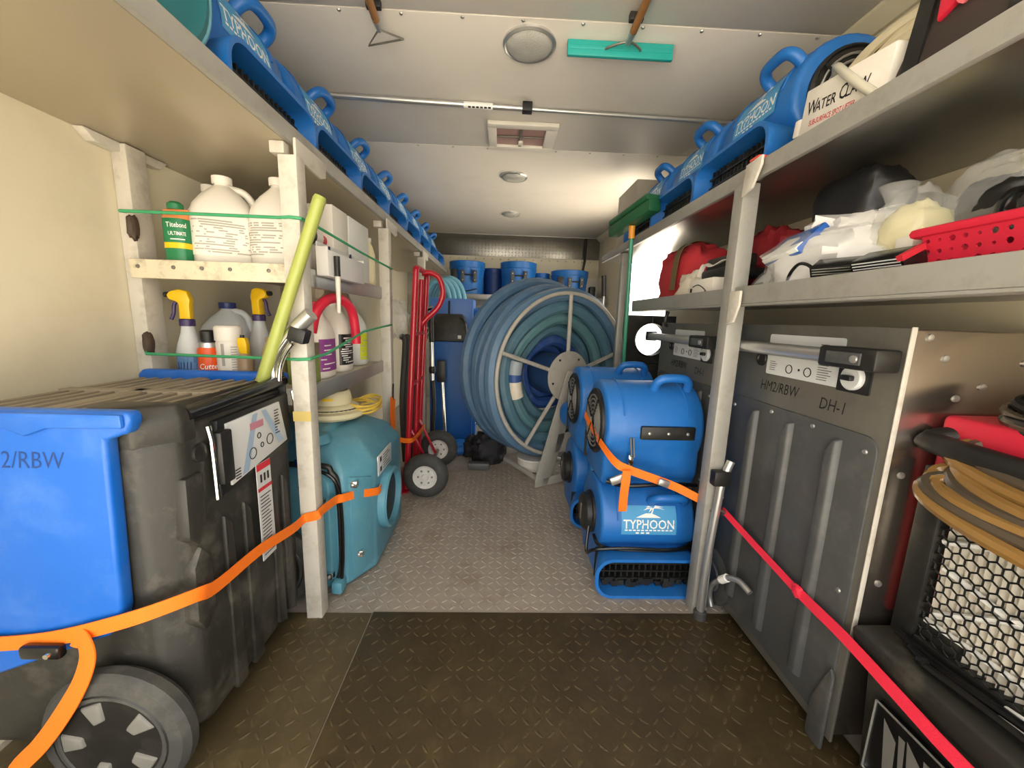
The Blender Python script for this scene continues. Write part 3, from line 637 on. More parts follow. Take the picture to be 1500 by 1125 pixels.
CV = thing('vacuum_canister', 'cream round vacuum head with yellow sticker, resting on the teal blower', 'vacuum', (-.655, 1.56, .58))
child(MB().lathe([(.115, .586), (.125, .596), (.125, .612), (.105, .618), (.1, .628), (.075, .64), (.07, .68), (.062, .692), (.03, .695)], (-.675, 1.56, 0), 'z', 40), 'lid', cream_pl, CV)
child(MB().torus((-.675, 1.56, .622), .1, .004, 'z', 36, 6), 'rim_groove', black, CV)
f = lambda u, v: Vector((-.675+.0725*math.sin(u/.0725+.15), 1.56-.0725*math.cos(u/.0725+.15), .66+v))
child(grid_patch(MB(), f, -.022, .022, -.009, .009, 6, 1), 'sticker', yellow, CV)
YC = thing('yellow_power_cord', 'yellow power cord looped beside the cream vacuum head', 'cord', (-.56, 1.62, .585))
random.seed(5)
for k in range(7):
    pts = [(-.575+.062*math.cos(2*PI*i/30)*(1+.05*k/7), 1.64+.10*math.sin(2*PI*i/30), .592+.009*(k//2)+.012*(k % 2)*math.cos(2*PI*i/30+k)+.006*math.sin(4*PI*i/30+k)+.012) for i in range(30)]
    child(MB().tube(pts, .0045, 6, closed=True), 'cord_loop', yellow_c, YC)

HT = thing('hand_truck', 'red tubular hand truck with white-hubbed pneumatic tyres', 'hand truck', (-.45, 2.25, 0))
def lean(z): return -.515+.055*z
for y in (2.10, 2.40): child(MB().tube([(lean(.02), y, .02), (lean(1.235), y, 1.235)], .0165, 12), 'upright', red, HT)
child(MB().tube([(lean(.02)+.01, 2.25, .02), (lean(1.2), 2.25, 1.2)], .014, 12), 'centre_tube', red, HT)
child(MB().tube(smooth_path([(lean(1.2), 2.1, 1.21), (lean(1.24), 2.115, 1.245), (lean(1.24), 2.25, 1.248), (lean(1.24), 2.385, 1.245), (lean(1.2), 2.4, 1.21)], 4), .0165, 12), 'top_bar', red, HT)
child(MB().tube(smooth_path([(lean(1.2), 2.27, 1.235), (-.40, 2.27, 1.24), (-.352, 2.27, 1.21), (-.332, 2.27, 1.13), (-.36, 2.27, 1.05), (-.425, 2.27, .985), (lean(.94), 2.27, .94)], 6), .0155, 12), 'loop_handle', red, HT)
for z in (.3, .62, .9): child(MB().tube([(lean(z), 2.1, z), (lean(z), 2.4, z)], .011, 10), 'cross_bar', red, HT)
child(MB().box((-.80, 2.06, .004), (-.5, 2.44, .010)), 'toe_plate', red, HT, bev=.002)
child(MB().tube([(-.39, 2.03, .127), (-.39, 2.50, .127)], .009, 10), 'axle', grey_metal, HT)
for y in (2.16, 2.38): child(MB().tube([(lean(.35), y, .35), (-.39, y, .127), (lean(.05), y, .05)], .009, 8), 'axle_bracket', red, HT)
for y0 in (2.0, 2.455):
    wl = child(MB().lathe([(.065, y0+.005), (.08, y0), (.108, y0+.006), (.124, y0+.025), (.126, y0+.035), (.124, y0+.045), (.108, y0+.064), (.08, y0+.07), (.065, y0+.065)], (-.39, 0, .128), 'y', 40, caps=False), 'tyre', rubber, HT)
    hb = sub(MB().lathe([(.068, y0+.012), (.066, y0+.004), (.056, y0+.008), (.05, y0+.016), (.02, y0+.012), (.016, y0+.002), (.008, y0)], (-.39, 0, .128), 'y', 32), 'hub', wheel_w, wl, HT)
    for k in range(6):
        a = 2*PI*k/6; sub(MB().lathe([(.006, y0+.012), (.005, y0+.008), (.002, y0+.007)], (-.39+.038*math.cos(a), 0, .128+.038*math.sin(a)), 'y', 8), 'hub_bolt', grey_metal, wl, HT)

# grey folded frames and wands standing behind the hand truck
GB = thing('floor_wand', 'dark grey ribbed hose bundle hanging behind the red hand truck', 'hose', (-.62, 2.5, 0))
for k in range(4):
    x = -.62+.03*k; child(MB().tube(smooth_path([(x, 2.52, .02), (x-.01, 2.5, .4), (x+.012, 2.5, .75), (x+.01, 2.52, .84), (x-.02, 2.56, .86)], 5), .02, 10), 'hose', M('dark_hose_%d' % k, '#4c4b47', .6, var=.2), GB)
PB = tag(blob((-.66, 2.5, .98), (.07, .1, .12), 3, .25, 2.5).build('plastic_bag', film), 'clear plastic bag hanging above the dark grey hoses', 'bag')
WN = thing('floor_wand', 'chrome and black floor wand standing beside the blue cabinet', 'wand', (-.46, 2.72, 0))
child(MB().tube([(-.47, 2.72, .55), (-.475, 2.72, .82)], .013, 12), 'upper_tube', chrome, WN)
child(MB().tube([(-.475, 2.72, .82), (-.48, 2.72, 1.02)], .018, 12), 'grip', black, WN)
child(MB().lathe([(.02, .60), (.024, .61), (.024, .64), (.02, .65)], (-.471, 2.72, 0), 'z', 14), 'collar', black, WN)
child(MB().tube(smooth_path([(-.47, 2.72, .55), (-.46, 2.72, .35), (-.47, 2.72, .18), (-.44, 2.72, .04)], 4), .016, 12), 'lower_tube', black, WN)
child(MB().box((-.53, 2.69, .004), (-.36, 2.75, .04)), 'head', black, WN, bev=.006)
WN2 = thing('floor_wand', 'slim chrome pole with black clamp leaning on the blue cabinet', 'wand', (-.4, 2.8, 0))
child(MB().tube([(-.385, 2.8, .01), (-.425, 2.84, .64)], .012, 12), 'tube', chrome, WN2)
child(MB().box((-.455, 2.815, .52), (-.395, 2.865, .68)), 'clamp', black, WN2, bev=.006)

BC = thing('cabinet', 'tall dark blue machine cabinet left of the hose reel', 'cabinet', (-.36, 3.15, 0))
child(MB().box((-.535, 2.96, .03), (-.205, 3.35, .81)), 'body', M('blue_cabinet_paint', '#245fa6', .45, var=.12, scale=4), BC, bev=.006)
child(MB().box((-.55, 3.08, .81), (-.215, 3.4, 1.14)), 'upper_case', M('blue_case_paint', '#4c78c0', .42, var=.1, scale=4), BC, bev=.006)
child(MB().box((-.21, 3.0, .05), (-.18, 3.12, .5)), 'side_duct', blue, BC, bev=.006)
child(MB().lathe([(.05, -.21), (.06, -.16), (.05, -.13), (.03, -.13)], (0, 3.2, 1.02), 'x', 20), 'side_cap', blue, BC)
for z in (.16, .2, .25, .30): child(MB().lathe([(.018, -.18), (.018, -.155), (.008, -.15)], (0, 3.03, z), 'x', 12), 'fitting', chrome, BC)
child(MB().tube([(-.40, 3.07, .98), (-.40, 3.07, 1.12)], .008, 8), 'bracket', black, BC)
CT = tag(MB().lathe([(.11, 0), (.13, .01), (.14, .03), (.11, .05), (.06, .06)], (-.285, 2.82, .004), 'z', 30).build('drying_head', blue), 'flat blue round cleaner head on the floor beside the hand truck wheel', 'cleaner head')
BX = thing('tool_case', 'black plastic case sitting on the blue cabinet', 'case', (-.4, 3.02, .81))
child(MB().rings([[Vector((x, y, z)) for x, y in ((-.535+i, 2.97+i), (-.245-i, 2.97+i), (-.245-i, 3.075), (-.535+i, 3.075))] for z, i in ((.811, 0), (.84, .0), (1.0, .035), (1.02, .05))]), 'body', black_rot, BX, bev=.006)
child(MB().tube(smooth_path([(-.30, 2.965, 1.0), (-.26, 2.95, .95), (-.25, 2.95, .88), (-.225, 2.95, .83)], 5), .008, 8), 'cable', black_gl, BX)
child(MB().box((-.32, 2.966, .835), (-.295, 2.97, .86)), 'sticker', white, BX)
KX = thing('cable_bundle', 'tangled black cables and clips hanging at the case beside the hand truck', 'cable', (-.56, 2.95, .81))
random.seed(8)
for k in range(6):
    pts = [(-.60+random.uniform(0, .1), 2.9+random.uniform(0, .05), .82+.05*i+random.uniform(-.02, .02)) for i in range(6)]
    child(MB().tube(smooth_path(pts, 4), .009, 7), 'cable', black_gl if k % 2 else galv, KX)
LH = thing('hose_coil', 'light blue hose looped at the far left, above the blue cabinet', 'hose', (-.5, 3.45, 1.1))
for k in range(4):
    pts = [(-.55+.03*k+(.10+.01*k)*math.cos(t)*1., 3.45+.04*k, 1.13+(.17+.012*k)*math.sin(t)) for t in [PI*i/16-.2 for i in range(20)]]
    pts += [(pts[-1][0]+.01, pts[-1][1], .92)]
    child(MB().tube(pts, .024, 10), 'hose_loop', M('light_blue_hose_%d' % k, '#6aa3b8', .45, var=.1), LH)

# ------------------------------------------------------------------ hose reel
HR = thing('hose_reel', 'large grey spoked hose reel frame standing on the floor', 'hose reel', (.42, 2.35, 0))
ang = math.radians(30); nn = Vector((math.sin(ang), -math.cos(ang), 0)); uu = Vector((math.cos(ang), math.sin(ang), 0)); vv = Vector((0, 0, 1)); RC = Vector((.42, 2.35, .66))
def rp(a, R, d): return RC+R*(math.cos(a)*uu+math.sin(a)*vv)-nn*d
for d in (0, .46): child(MB().tube([rp(2*PI*i/64, .5, d) for i in range(64)], .012, 10, closed=True), 'rim', reel_m, HR)
for k in range(5):
    a = PI/2+2*PI*k/5; child(MB().tube([rp(a, .13, 0), rp(a, .5, 0)], .0125, 8), 'spoke', reel_m, HR)
    child(MB().tube([rp(a, .05, .46), rp(a, .5, .46)], .0125, 8), 'spoke', reel_m, HR)
def disc(d0, d1, R, n=36): return MB().rings([[rp(2*PI*i/n, R, d0) for i in range(n)], [rp(2*PI*i/n, R, d1) for i in range(n)]])
hp = child(disc(-.008, -.016, .155), 'hub_plate', reel_m, HR, bev=.001)
for k in range(5):
    a = PI/2+.63+2*PI*k/5; sub(MB().tube([rp(a, .125, -.014), rp(a, .125, -.02)], .007, 8), 'bolt', black, hp, HR)
child(disc(.02, .44, .13), 'drum_core', M('dark_blue_core', '#27456f', .5, var=.1), HR)
child(MB().tube([RC+nn*.015, RC+nn*.10], .02, 12), 'axle', grey_metal, HR)
def lp(a, b, d): return RC+uu*a+vv*(b-.66)-nn*d
leg = [(-.22, 0), (.22, 0), (.22, .03), (.05, .66), (.03, .70), (-.03, .70), (-.05, .66), (-.22, .06)]
for d in (-.055, .52):
    st = MB()
    def bar(poly, st=st, d=d): st.rings([[lp(a, b, d) for a, b in poly], [lp(a, b, d-.012) for a, b in poly]])
    bar([(-.25, .004), (-.165, .004), (-.12, .10), (-.045, .3), (.0, .60), (-.0, .70), (-.045, .70), (-.06, .66), (-.25, .06)])
    bar([(.0, .70), (.0, .60), (.045, .3), (.165, .004), (.25, .004), (.25, .06), (.06, .66), (.045, .70)])
    bar([(-.20, .004), (.2, .004), (.2, .055), (-.2, .055)]); bar([(-.12, .20), (.12, .20), (.1, .32), (-.1, .32)])
    child(st, 'stand_leg', reel_m, HR, bev=.003)
child(MB().tube([lp(-.2, .03, -.05), lp(-.2, .03, .52)], .016, 10), 'base_tube', reel_m, HR)
child(MB().tube([lp(.2, .03, -.05), lp(.2, .03, .52)], .016, 10), 'base_tube', reel_m, HR)
HS = thing('vacuum_hose', 'thick slate blue vacuum hose wound in many loops on the reel', 'hose', (.42, 2.35, .12))
random.seed(21); k = 0
def loop(R, d, r, mat, wob=.008, ins=0):
    ph = random.uniform(0, 6); e = random.uniform(-.01, .01)
    pts = [rp(a, R+wob*math.sin(2*a+ph)+wob*.6*math.sin(5*a+ph), d+e*math.cos(a+ph)+wob*math.sin(3*a+ph)) for a in [2*PI*i/56 for i in range(56)]]
    child(MB().tube(pts, r, 9, closed=True), 'hose_loop', mat, HS)
for i in range(5): loop(.50+(.012 if i % 2 else 0), .06+.085*i, .043, hose_b[i % 2])
for i in range(4): loop(.415, .075+.085*i, .041, hose_b[2+i % 2])
for i, (R_, d) in enumerate(((.345, .105), (.275, .15), (.21, .19), (.17, .27))): loop(R_, d, .04, hose_b[(3, 2, 5, 5)[i]])
ph = [rp(2*PI*i/56, .53+.02*math.sin(2*PI*i/56-.5), .30)+vv*(.02 if i < 28 else 0) for i in range(56)]
child(MB().tube(ph, .042, 9, closed=True), 'hose_loop', hose_b[1], HS)
child(MB().tube([rp(PI+.35-.28*i/8, .345, .062) for i in range(9)], .043, 14), 'hose_cuff', M('cream_cuff', '#d9d0bd', .5), HS)
child(MB().tube([rp(PI-.05-.22*i/8, .345, .066) for i in range(9)], .043, 14), 'hose_cuff', M('blue_grey_cuff', '#9aa3a8', .5), HS)
child(MB().tube([rp(PI+.07-.12*i/4, .345, .064) for i in range(5)], .0445, 14), 'cuff_band', hose_b[5], HS)
# odds below the reel
BG = thing('duffel_bag', 'crumpled black bag on the floor under the hose reel', 'bag', (-.06, 2.6, 0))
child(blob((-.06, 2.60, .09), (.12, .085, .12), 4, .3, 2.5, .004, ridge=.2), 'bag_body', M('black_cloth', '#17161a', .7, var=.2), BG)
child(blob((-.15, 2.70, .07), (.09, .08, .08), 5, .3, 2.5, .004, ridge=.2), 'bag_fold', MATS['black_cloth'], BG)
tag(MB().box((-.19, 2.42, .004), (-.05, 2.48, .05)).build('metal_bracket', grey_panel, bev=.006), 'small dark metal bracket on the floor before the black bag', 'bracket')
WBK = thing('bucket', 'cream white plastic tub under the hose reel', 'tub', (.27, 2.62, 0))
child(MB().lathe([(.09, .004), (.105, .015), (.112, .08), (.116, .085)], (.25, 2.48, 0), 'z', 28), 'tub_body', jug_w, WBK)
child(MB().lathe([(.115, .085), (.115, .094), (.05, .096)], (.25, 2.48, 0), 'z', 28), 'tub_lid', jug_w, WBK)

# ------------------------------------------------------------------ round fans on the far shelf
fan_lbl = ['leftmost large round blue fan on the far shelf', 'small dark blue fan between the two left fans on the far shelf', 'middle large round blue fan on the far shelf', 'small blue fan right of the middle one on the far shelf', 'rightmost large round blue fan on the far shelf']
for i, (x, R, h, y) in enumerate(((-.385, .195, .35, 4.49), (-.09, .12, .30, 4.6), (.19, .20, .36, 4.49), (.47, .085, .27, 4.6), (.77, .205, .29, 4.49))):
    t = thing('round_fan', fan_lbl[i], 'fan', (x, y, 1.246), group='round fans on the far shelf')
    m = blue if i != 1 else M('navy_plastic', '#173b78', .45)
    MB().lathe([(R*.95, 0), (R*.98, .02), (R*.93, .06), (R*.94, h*.5), (R, h*.8), (R*1.02, h), (R*.98, h+.004), (R*.95, h-.01), (.02, h-.02)], (0, 0, 0), 'z', 40).build('housing', m, t)
    MB().torus((0, 0, h*.82), R*1.0, .006, 'z', 40, 6).build('band', m, t)
    if i in (0, 2, 4):
        for xx in ((-.07, .07) if i == 2 else (-.03, .1)):
            b = MB().box((xx-.02, -R-.02, h*.35), (xx+.02, -R*.9+.01, h*.72)).build('bracket', grey_panel, t, bev=.005)
            for zz in (h*.42, h*.64): MB().lathe([(.006, 0), (.004, -.005)], (xx, -R-.02, zz), 'y', 8).build('bolt', galv, b)
        MB().tube([(-.03 if i != 2 else -.07, -R-.012, h*.58), (.1 if i != 2 else .07, -R-.012, h*.58)], .008, 8).build('carry_bar', black, t)
        if i != 2: MB().box((-.16, -R*.8-.03, h*.2), (-.09, -R*.7, h*.75)).build('switch_box', black, t, bev=.006)
        MB().tube(smooth_path([(-.1, -R*.9, .05), (0, -R-.012, .03), (.12, -R*.86, .06)], 5), .006, 6).build('cord', black_gl, t)
tag(MB().box((.995, 4.42, 1.246), (1.06, 4.52, 1.38)).build('power_box', black, bev=.01), 'small black box beside the rightmost fan on the far shelf', 'box')
LV = thing('lever', 'dark lever handle on a thin post right of the far shelf', 'lever', (1.0, 3.95, 0))
child(MB().tube([(1.04, 3.95, .0), (1.035, 3.95, 1.25)], .012, 10), 'rod', galv, LV); child(MB().tube([(1.035, 3.95, 1.25), (1.02, 3.95, 1.45)], .022, 12), 'grip', black, LV)

# ------------------------------------------------------------------ jugs, bottles and cans on the left shelves
def sq_loft(secs, n=36):
    rings = []
    for z, hw, hd, p in secs:
        ring = []
        for k in range(n):
            a = 2*PI*k/n; c, s_ = math.cos(a), math.sin(a)
            ring.append(Vector((math.copysign(abs(c)**(2/p), c)*hw, math.copysign(abs(s_)**(2/p), s_)*hd, z)))
        rings.append(ring)
    return MB().rings(rings)
def label_patch(hw, hd, p, z0, z1, a0, a1, off=.0012, n=16):
    def f(u, v):
        a = math.radians(u); c, s_ = math.cos(a), math.sin(a)
        return Vector((math.copysign(abs(c)**(2/p), c)*(hw+off), math.copysign(abs(s_)**(2/p), s_)*(hd+off), v))
    return grid_patch(MB(), f, a0, a1, z0, z1, n, 1), f
def jug(loc, label, W=.085, D=.07, H=.27, rz=0, mat=None, cap=None, p=3.2, handle=True, lab=None, lines=0, liquid=None):
    mat = mat or jug_w; t = thing('jug', label, 'jug', loc, rz)
    h = H
    b = sq_loft([(.0, W*.9, D*.9, p), (.008, W, D, p), (h*.58, W, D, p), (h*.66, W*.93, D*.93, 2.8), (h*.78, W*.66, D*.7, 2.4), (h*.87, W*.36, D*.42, 2), (h*.9, .021, .021, 2), (h*.93, .021, .021, 2)]).build('body', mat, t, ang=60)
    MB().lathe([(.026, h*.915), (.027, h*.925), (.027, h*.995), (.024, h), (.01, h)], (0, 0, 0), 'z', 24).build('cap', cap or mat, t)
    if handle: MB().tube(smooth_path([(.018, 0, h*.88), (W*.62, 0, h*.86), (W*.88, 0, h*.76), (W*.92, 0, h*.64), (W*.9, 0, h*.56)], 5), .0115, 10).build('handle', mat, t)
    if lab:
        m, f = label_patch(W, D, p, h*.1, h*.52, *lab[1]); l = m.build('label', lab[0], t)
        if lines:
            q = MB(); _, f2 = label_patch(W, D, p, 0, 1, 0, 1, .0018); a0, a1 = lab[1]
            for k in range(lines):
                v = h*(.13+.36*k/lines); u = a0+(a1-a0)*random.uniform(.05, .3); grid_patch(q, f2, u, u+(a1-a0)*random.uniform(.25, .6), v, v+.004, 4, 1)
            q.build('label_print', lab[2], l, smooth=False)
    if liquid: sq_loft([(.004, W*.97, D*.97, p), (h*liquid[1], W*1.004, D*1.004, p)]).build('liquid', liquid[0], t)
    return t
random.seed(31)
ZA, ZB = 1.133, .763
jug((-1.015, 1.46, ZA), 'white jug behind the green squeeze bottle on the upper left shelf', .075, .065, .285, .4, lab=(card_w, (200, 330), print_g), lines=9)
jug((-.88, 1.32, ZA), 'big white jug with grey printed label in the middle of the upper left shelf', .086, .075, .272, .5, lab=(card_w, (200, 380), print_g), lines=14)
jug((-.875, 1.53, ZA), 'white jug tucked behind the two front jugs on the upper left shelf', .07, .06, .262, .6)
jug((-.712, 1.33, ZA), 'white jug with barcode label beside the left post on the upper shelf', .082, .065, .276, .0, handle=False, lab=(card_w, (190, 330), print_g), lines=14)
t = thing('glue_bottle', 'green and orange squeeze bottle of glue on the upper left shelf', 'bottle', (-.968, 1.24, ZA+.002))
grn = M('green_label', '#1f7a4c', .4, var=.06); orn = M('peach_plastic', '#e08e55', .45)
sq_loft([(0, .03, .022, 2.4), (.006, .034, .026, 2.4), (.125, .034, .026, 2.4), (.138, .036, .014, 2.2), (.15, .037, .008, 2.2)]).build('body', orn, t)
m, f = label_patch(.034, .026, 2.4, .004, .122, 205, 385); l = m.build('label', grn, t)
m, f = label_patch(.034, .026, 2.4, .038, .054, 205, 385, .0017); m.build('yellow_band', yellow, l)
q = MB(); fm = lambda u, v: f(298+u/.034*57.3*.9, v)
text(q, 'Titebond', fm, .0195, 0, .103, .78); text(q, 'ULTIMATE', fm, .0145, 0, .079, .74); grid_patch(q, fm, -.02, .02, .062, .065, 4, 1); q.build('label_print', white, l, smooth=False)
MB().lathe([(.02, .15), (.02, .165), (.012, .172)], (0, 0, 0), 'z', 16).build('cap', grn, t)

def spray(loc, label, rz, liq, hmul=1.):
    t = thing('spray_bottle', label, 'spray bottle', loc, rz)
    MB().lathe([(.034, 0), (.037, .006), (.037, .095), (.032, .12), (.02, .16), (.0165, .185)], (0, 0, 0), 'z', 28).build('body', jug_tr, t)
    if liq: MB().lathe([(.0375, .003), (.0375, .085), (.02, .0855)], (0, 0, 0), 'z', 28).build('liquid', liq, t)
    q = MB(); f = lambda u, v: Vector((.0382*math.sin(u/.038), -.0382*math.cos(u/.038), .055+v))
    for k in range(5): q.tube([f(-.02+.009*k, -.012), f(-.018+.009*k, .012)], .0012, 5)
    q.tube([f(-.025, .016), f(.028, .013)], .001, 5); q.build('scribble', purple, t)
    MB().lathe([(.021, .18), (.021, .2), (.018, .203)], (0, 0, 0), 'z', 20).build('collar', purple, t)
    MB().prism([(-.016, .2), (.016, .2), (.017, .25), (.02, .262), (.012, .29), (-.01, .296), (-.036, .288), (-.046, .276), (-.04, .262), (-.02, .256), (-.014, .248)], 'y', -.013, .013).build('sprayer_head', yellow, t, bev=.005)
    MB().tube(smooth_path([(-.022, 0, .262), (-.032, 0, .245), (-.036, 0, .22), (-.044, 0, .2)], 4), .0055, 8).build('trigger', purple, t)
    MB().lathe([(.008, -.056), (.009, -.046), (.008, -.04)], (0, 0, .277), 'x', 12).build('nozzle', black, t)
    return t
spray((-1.008, 1.29, ZB), 'spray bottle with yellow trigger head and blue liquid, leftmost on the lower shelf', .15, liq_b)
spray((-.865, 1.43, ZB+.02), 'spray bottle with yellow head turned right, beside the lime pole', PI-.2, None)
def can(name, label, cat, loc, r, h, bm, parts, txt=None):
    t = thing(name, label, cat, loc, .6)
    MB().lathe([(r*.92, 0), (r, .005), (r, h-.01), (r*.9, h)], (0, 0, 0), 'z', 28).build('body', bm, t)
    for nm, m, prof in parts: MB().lathe(prof, (0, 0, 0), 'z', 24).build(nm, m, t)
    if txt:
        for s, m, size, v, sx in txt:
            q = MB(); text(q, s, lambda u, w_: Vector(((r+.0008)*math.sin(u/r), -(r+.0008)*math.cos(u/r), v+w_)), size, 0, 0, sx, .2); q.build('label_print', m, t, smooth=False)
    return t
can('aerosol_can', 'orange aerosol can with white lettering on the lower left shelf', 'can', (-.938, 1.275, ZB), .031, .115, M('orange_can', '#ee5a1c', .35, var=.05), [('collar', galv, [(.027, .114), (.024, .13), (.016, .134)]), ('cap', black, [(.019, .132), (.02, .165), (.014, .17)])], [('Cutter', white, .024, .055, .9), ('oOo', yellow, .022, .03, .8)])
q = can('wipes_canister', 'white canister of wipes beside the orange can on the lower left shelf', 'canister', (-.872, 1.275, ZB), .036, .14, jug_w, [('lid', jug_w, [(.038, .139), (.038, .18), (.033, .186), (.01, .186)])])
p = MB(); fm = lambda u, v: Vector((.0366*math.sin(u/.036), -.0366*math.cos(u/.036), v))
for k in range(12): grid_patch(p, fm, .002, .002+random.uniform(.012, .022), .03+k*.008, .033+k*.008, 3, 1)
grid_patch(p, fm, -.024, -.015, .06, .13, 2, 1); p.build('label_print', print_g, q, smooth=False)
jug((-1.02, 1.5, ZB), 'clear jug with dark blue cap behind the cans on the lower left shelf', .085, .07, .262, .0, jug_tr, M('navy_cap', '#2b3a75', .4))
t = thing('spray_bottle', 'tiny bottle with yellow trigger beside the white canister', 'bottle', (-.815, 1.26, ZB))
MB().lathe([(.02, 0), (.022, .004), (.022, .085), (.012, .1)], (0, 0, 0), 'z', 20).build('body', M('tan_bottle', '#9c8468', .4), t)
MB().prism([(-.012, .098), (.012, .098), (.012, .13), (.008, .15), (-.014, .15), (-.018, .135)], 'y', -.009, .009).build('sprayer_head', yellow, t, bev=.003)
MB().lathe([(.006, .15), (.006, .158)], (-.004, 0, 0), 'z', 10).build('button', black, t)
t = thing('jug', 'white jug with wide blue and orange cap behind the lime pole', 'jug', (-.77, 1.56, ZB))
sq_loft([(0, .06, .05, 3), (.01, .065, .055, 3), (.17, .065, .055, 3), (.2, .045, .045, 2.2)]).build('body', jug_w, t)
MB().lathe([(.04, .2), (.042, .205), (.042, .245), (.038, .25)], (0, 0, 0), 'z', 24).build('cap', M('blue_cap', '#1d55a0', .4), t)
MB().box((-.03, -.02, .25), (.03, .02, .266)).build('cap_tab', M('orange_tab', '#c9832c', .5), t, bev=.003)
t = thing('jug', 'small beige tub with tan lid beside the lime pole', 'tub', (-.745, 1.3, ZB))
MB().lathe([(.032, 0), (.036, .006), (.036, .1), (.028, .125), (.022, .135)], (0, 0, 0), 'z', 24).build('body', M('beige_tub', '#bda97a', .5), t)
MB().lathe([(.024, .134), (.024, .15), (.01, .152)], (0, 0, 0), 'z', 20).build('lid', M('tan_lid', '#a48f63', .5), t)
t = thing('carton', 'brown and lime carton partly hidden by the chrome wand', 'carton', (-.655, 1.31, ZB))
MB().box((-.035, -.04, 0), (.035, .04, .10)).build('body', M('lime_carton', '#8f9c50', .6), t, bev=.002)
MB().box((-.0365, -.0415, .10), (.0365, .0415, .135)).build('lid', M('brown_carton_lid', '#80705c', .6), t, bev=.002)
p = MB(); 
for k in range(3): grid_patch(p, lambda u, v: Vector((u, -.0405, v)), 0, .03, .03+k*.012, .034+k*.012, 1, 1)
p.build('print', white, t, smooth=False)
# aisle side of the lower shelf
pur = M('purple_label', '#8e3f8f', .45); blk_l = M('black_label', '#151316', .4); lim_l = M('lime_label', '#c3cc2b', .45)
j = jug((-.672, 1.44, ZB), 'grey-white jug with purple label beside the left post on the lower shelf', .055, .065, .275, 0, jug_w, red_plastic, lab=(pur, (-60, 40), white), lines=6, handle=False)
j = jug((-.688, 1.62, ZB), 'white jug with black label and white scribble print on the lower shelf', .06, .07, .295, PI/2, jug_w, None, lab=(blk_l, (-150, -30), white), lines=12)
j = jug((-.697, 1.83, ZB), 'clear jug half full of yellow liquid with lime label on the lower shelf', .06, .075, .285, -1.2, jug_tr, jug_w, lab=(lim_l, (20, 70), print_g), lines=4, liquid=(liq_y, .42))
RP = tag(MB().tube(smooth_path([(-.655, 1.37, .93), (-.64, 1.38, 1.0), (-.62, 1.43, 1.045), (-.60, 1.5, 1.05), (-.585, 1.56, 1.01), (-.582, 1.585, .93), (-.582, 1.59, .88)], 6), .018, 12).build('curved_pipe', red_plastic), 'bright red curved plastic handle hooked over jugs on the lower shelf', 'handle')
# aisle side of the upper shelf
t = thing('document_box', 'tall white plastic box standing on the upper shelf behind the pouch', 'box', (-.66, 1.58, ZA))
MB().box((-.06, -.075, .0), (.04, .065, .255)).build('body', jug_w, t, bev=.004)
MB().lathe([(.006, -.0755), (.006, -.077), (.002, -.078)], (-.02, 0, .22), 'y', 10).build('hole_plug', black, t)
tag(MB().box((-.66, 1.665, ZA), (-.622, 1.9, ZA+.255)).build('white_board', M('white_sheet', '#dfe0da', .4, var=.04), bev=.003), 'flat white panel leaning on the upper shelf between box and cream bottle', 'panel')
t = thing('bottle', 'slim cream bottle beside the second left post on the upper shelf', 'bottle', (-.645, 1.965, ZA))
MB().lathe([(.028, 0), (.03, .005), (.03, .15), (.02, .185), (.012, .2), (.012, .21)], (0, 0, 0), 'z', 22).build('body', cream_pl, t); MB().lathe([(.014, .208), (.014, .225)], (0, 0, 0), 'z', 14).build('cap', jug_w, t)
t = thing('pen_pouch', 'white hanging tray clipped to the upper shelf rail holding pens', 'tray', (-.585, 1.47, 1.13))
ml = M('white_acrylic', '#e3e2e0', .3, var=.03)
for lo, hi in (((-.012, -.16, -.01), (-.008, .17, .095)), ((.022, -.16, -.01), (.026, .17, .07)), ((-.012, -.16, -.012), (.026, .17, -.008)), ((-.012, -.162, -.01), (.026, -.158, .08)), ((-.012, .168, -.01), (.026, .172, .08))):
    MB().box(lo, hi).build('tray_wall', ml, t, bev=.001)
tag(MB().prism([(1.52, 1.15), (1.60, 1.15), (1.575, 1.225)], 'x', -.5895, -.5835).build('set_square', M('navy_plastic_sheet', '#2c3156', .4), bev=.0005), 'dark blue triangular sheet standing in the white tray', 'sheet')
t = thing('marker', 'black marker with pale cap standing in the white tray', 'marker', (-.575, 1.352, 1.125))
MB().tube([(0, 0, 0), (0, 0, .075)], .008, 10).build('barrel', black, t); MB().tube([(0, 0, .075), (0, .0, .09)], .006, 10).build('tip', black_gl, t)
t = thing('brush', 'white handled brush with dark bristles hanging below the white tray', 'brush', (-.548, 1.35, 1.0))
MB().tube([(0, 0, .0), (0, 0, .12)], [.006, .009], 10).build('handle', jug_w, t); MB().tube([(0, 0, .12), (0, 0, .185)], .010, 10).build('bristles', black, t)
t = thing('bottle', 'small bottle lying behind the tray with bright red cap', 'bottle', (-.665, 1.43, ZA+.095))
MB().lathe([(.026, -.09), (.03, -.08), (.03, .03), (.014, .05)], (0, 0, .03), 'y', 20).build('body', jug_w, t)
MB().lathe([(.022, .05), (.022, .085), (.01, .087)], (.0, 0, .03), 'y', 18).build('cap', red_plastic, t); MB().lathe([(.0305, -.05), (.0305, -.02)], (0, 0, .03), 'y', 20, caps=False).build('black_band', black, t)
tag(MB().box((-.72, 1.32, ZA), (-.64, 1.49, ZA+.093)).build('carton', card_w, bev=.003), 'low white carton under the red-capped bottle on the upper shelf', 'carton')
# rags stuffed under the upper shelf
tag(blob((-.80, 1.8, .94), (.12, .2, .17), 6, .25, 2.2, ZB+.001, ridge=.15).build('rag_bundle', M('beige_rag', '#cfc3ae', .85, var=.1, bump=.5, bscale=20)), 'beige crumpled cloth bundle behind the jugs on the lower shelf', 'cloth')

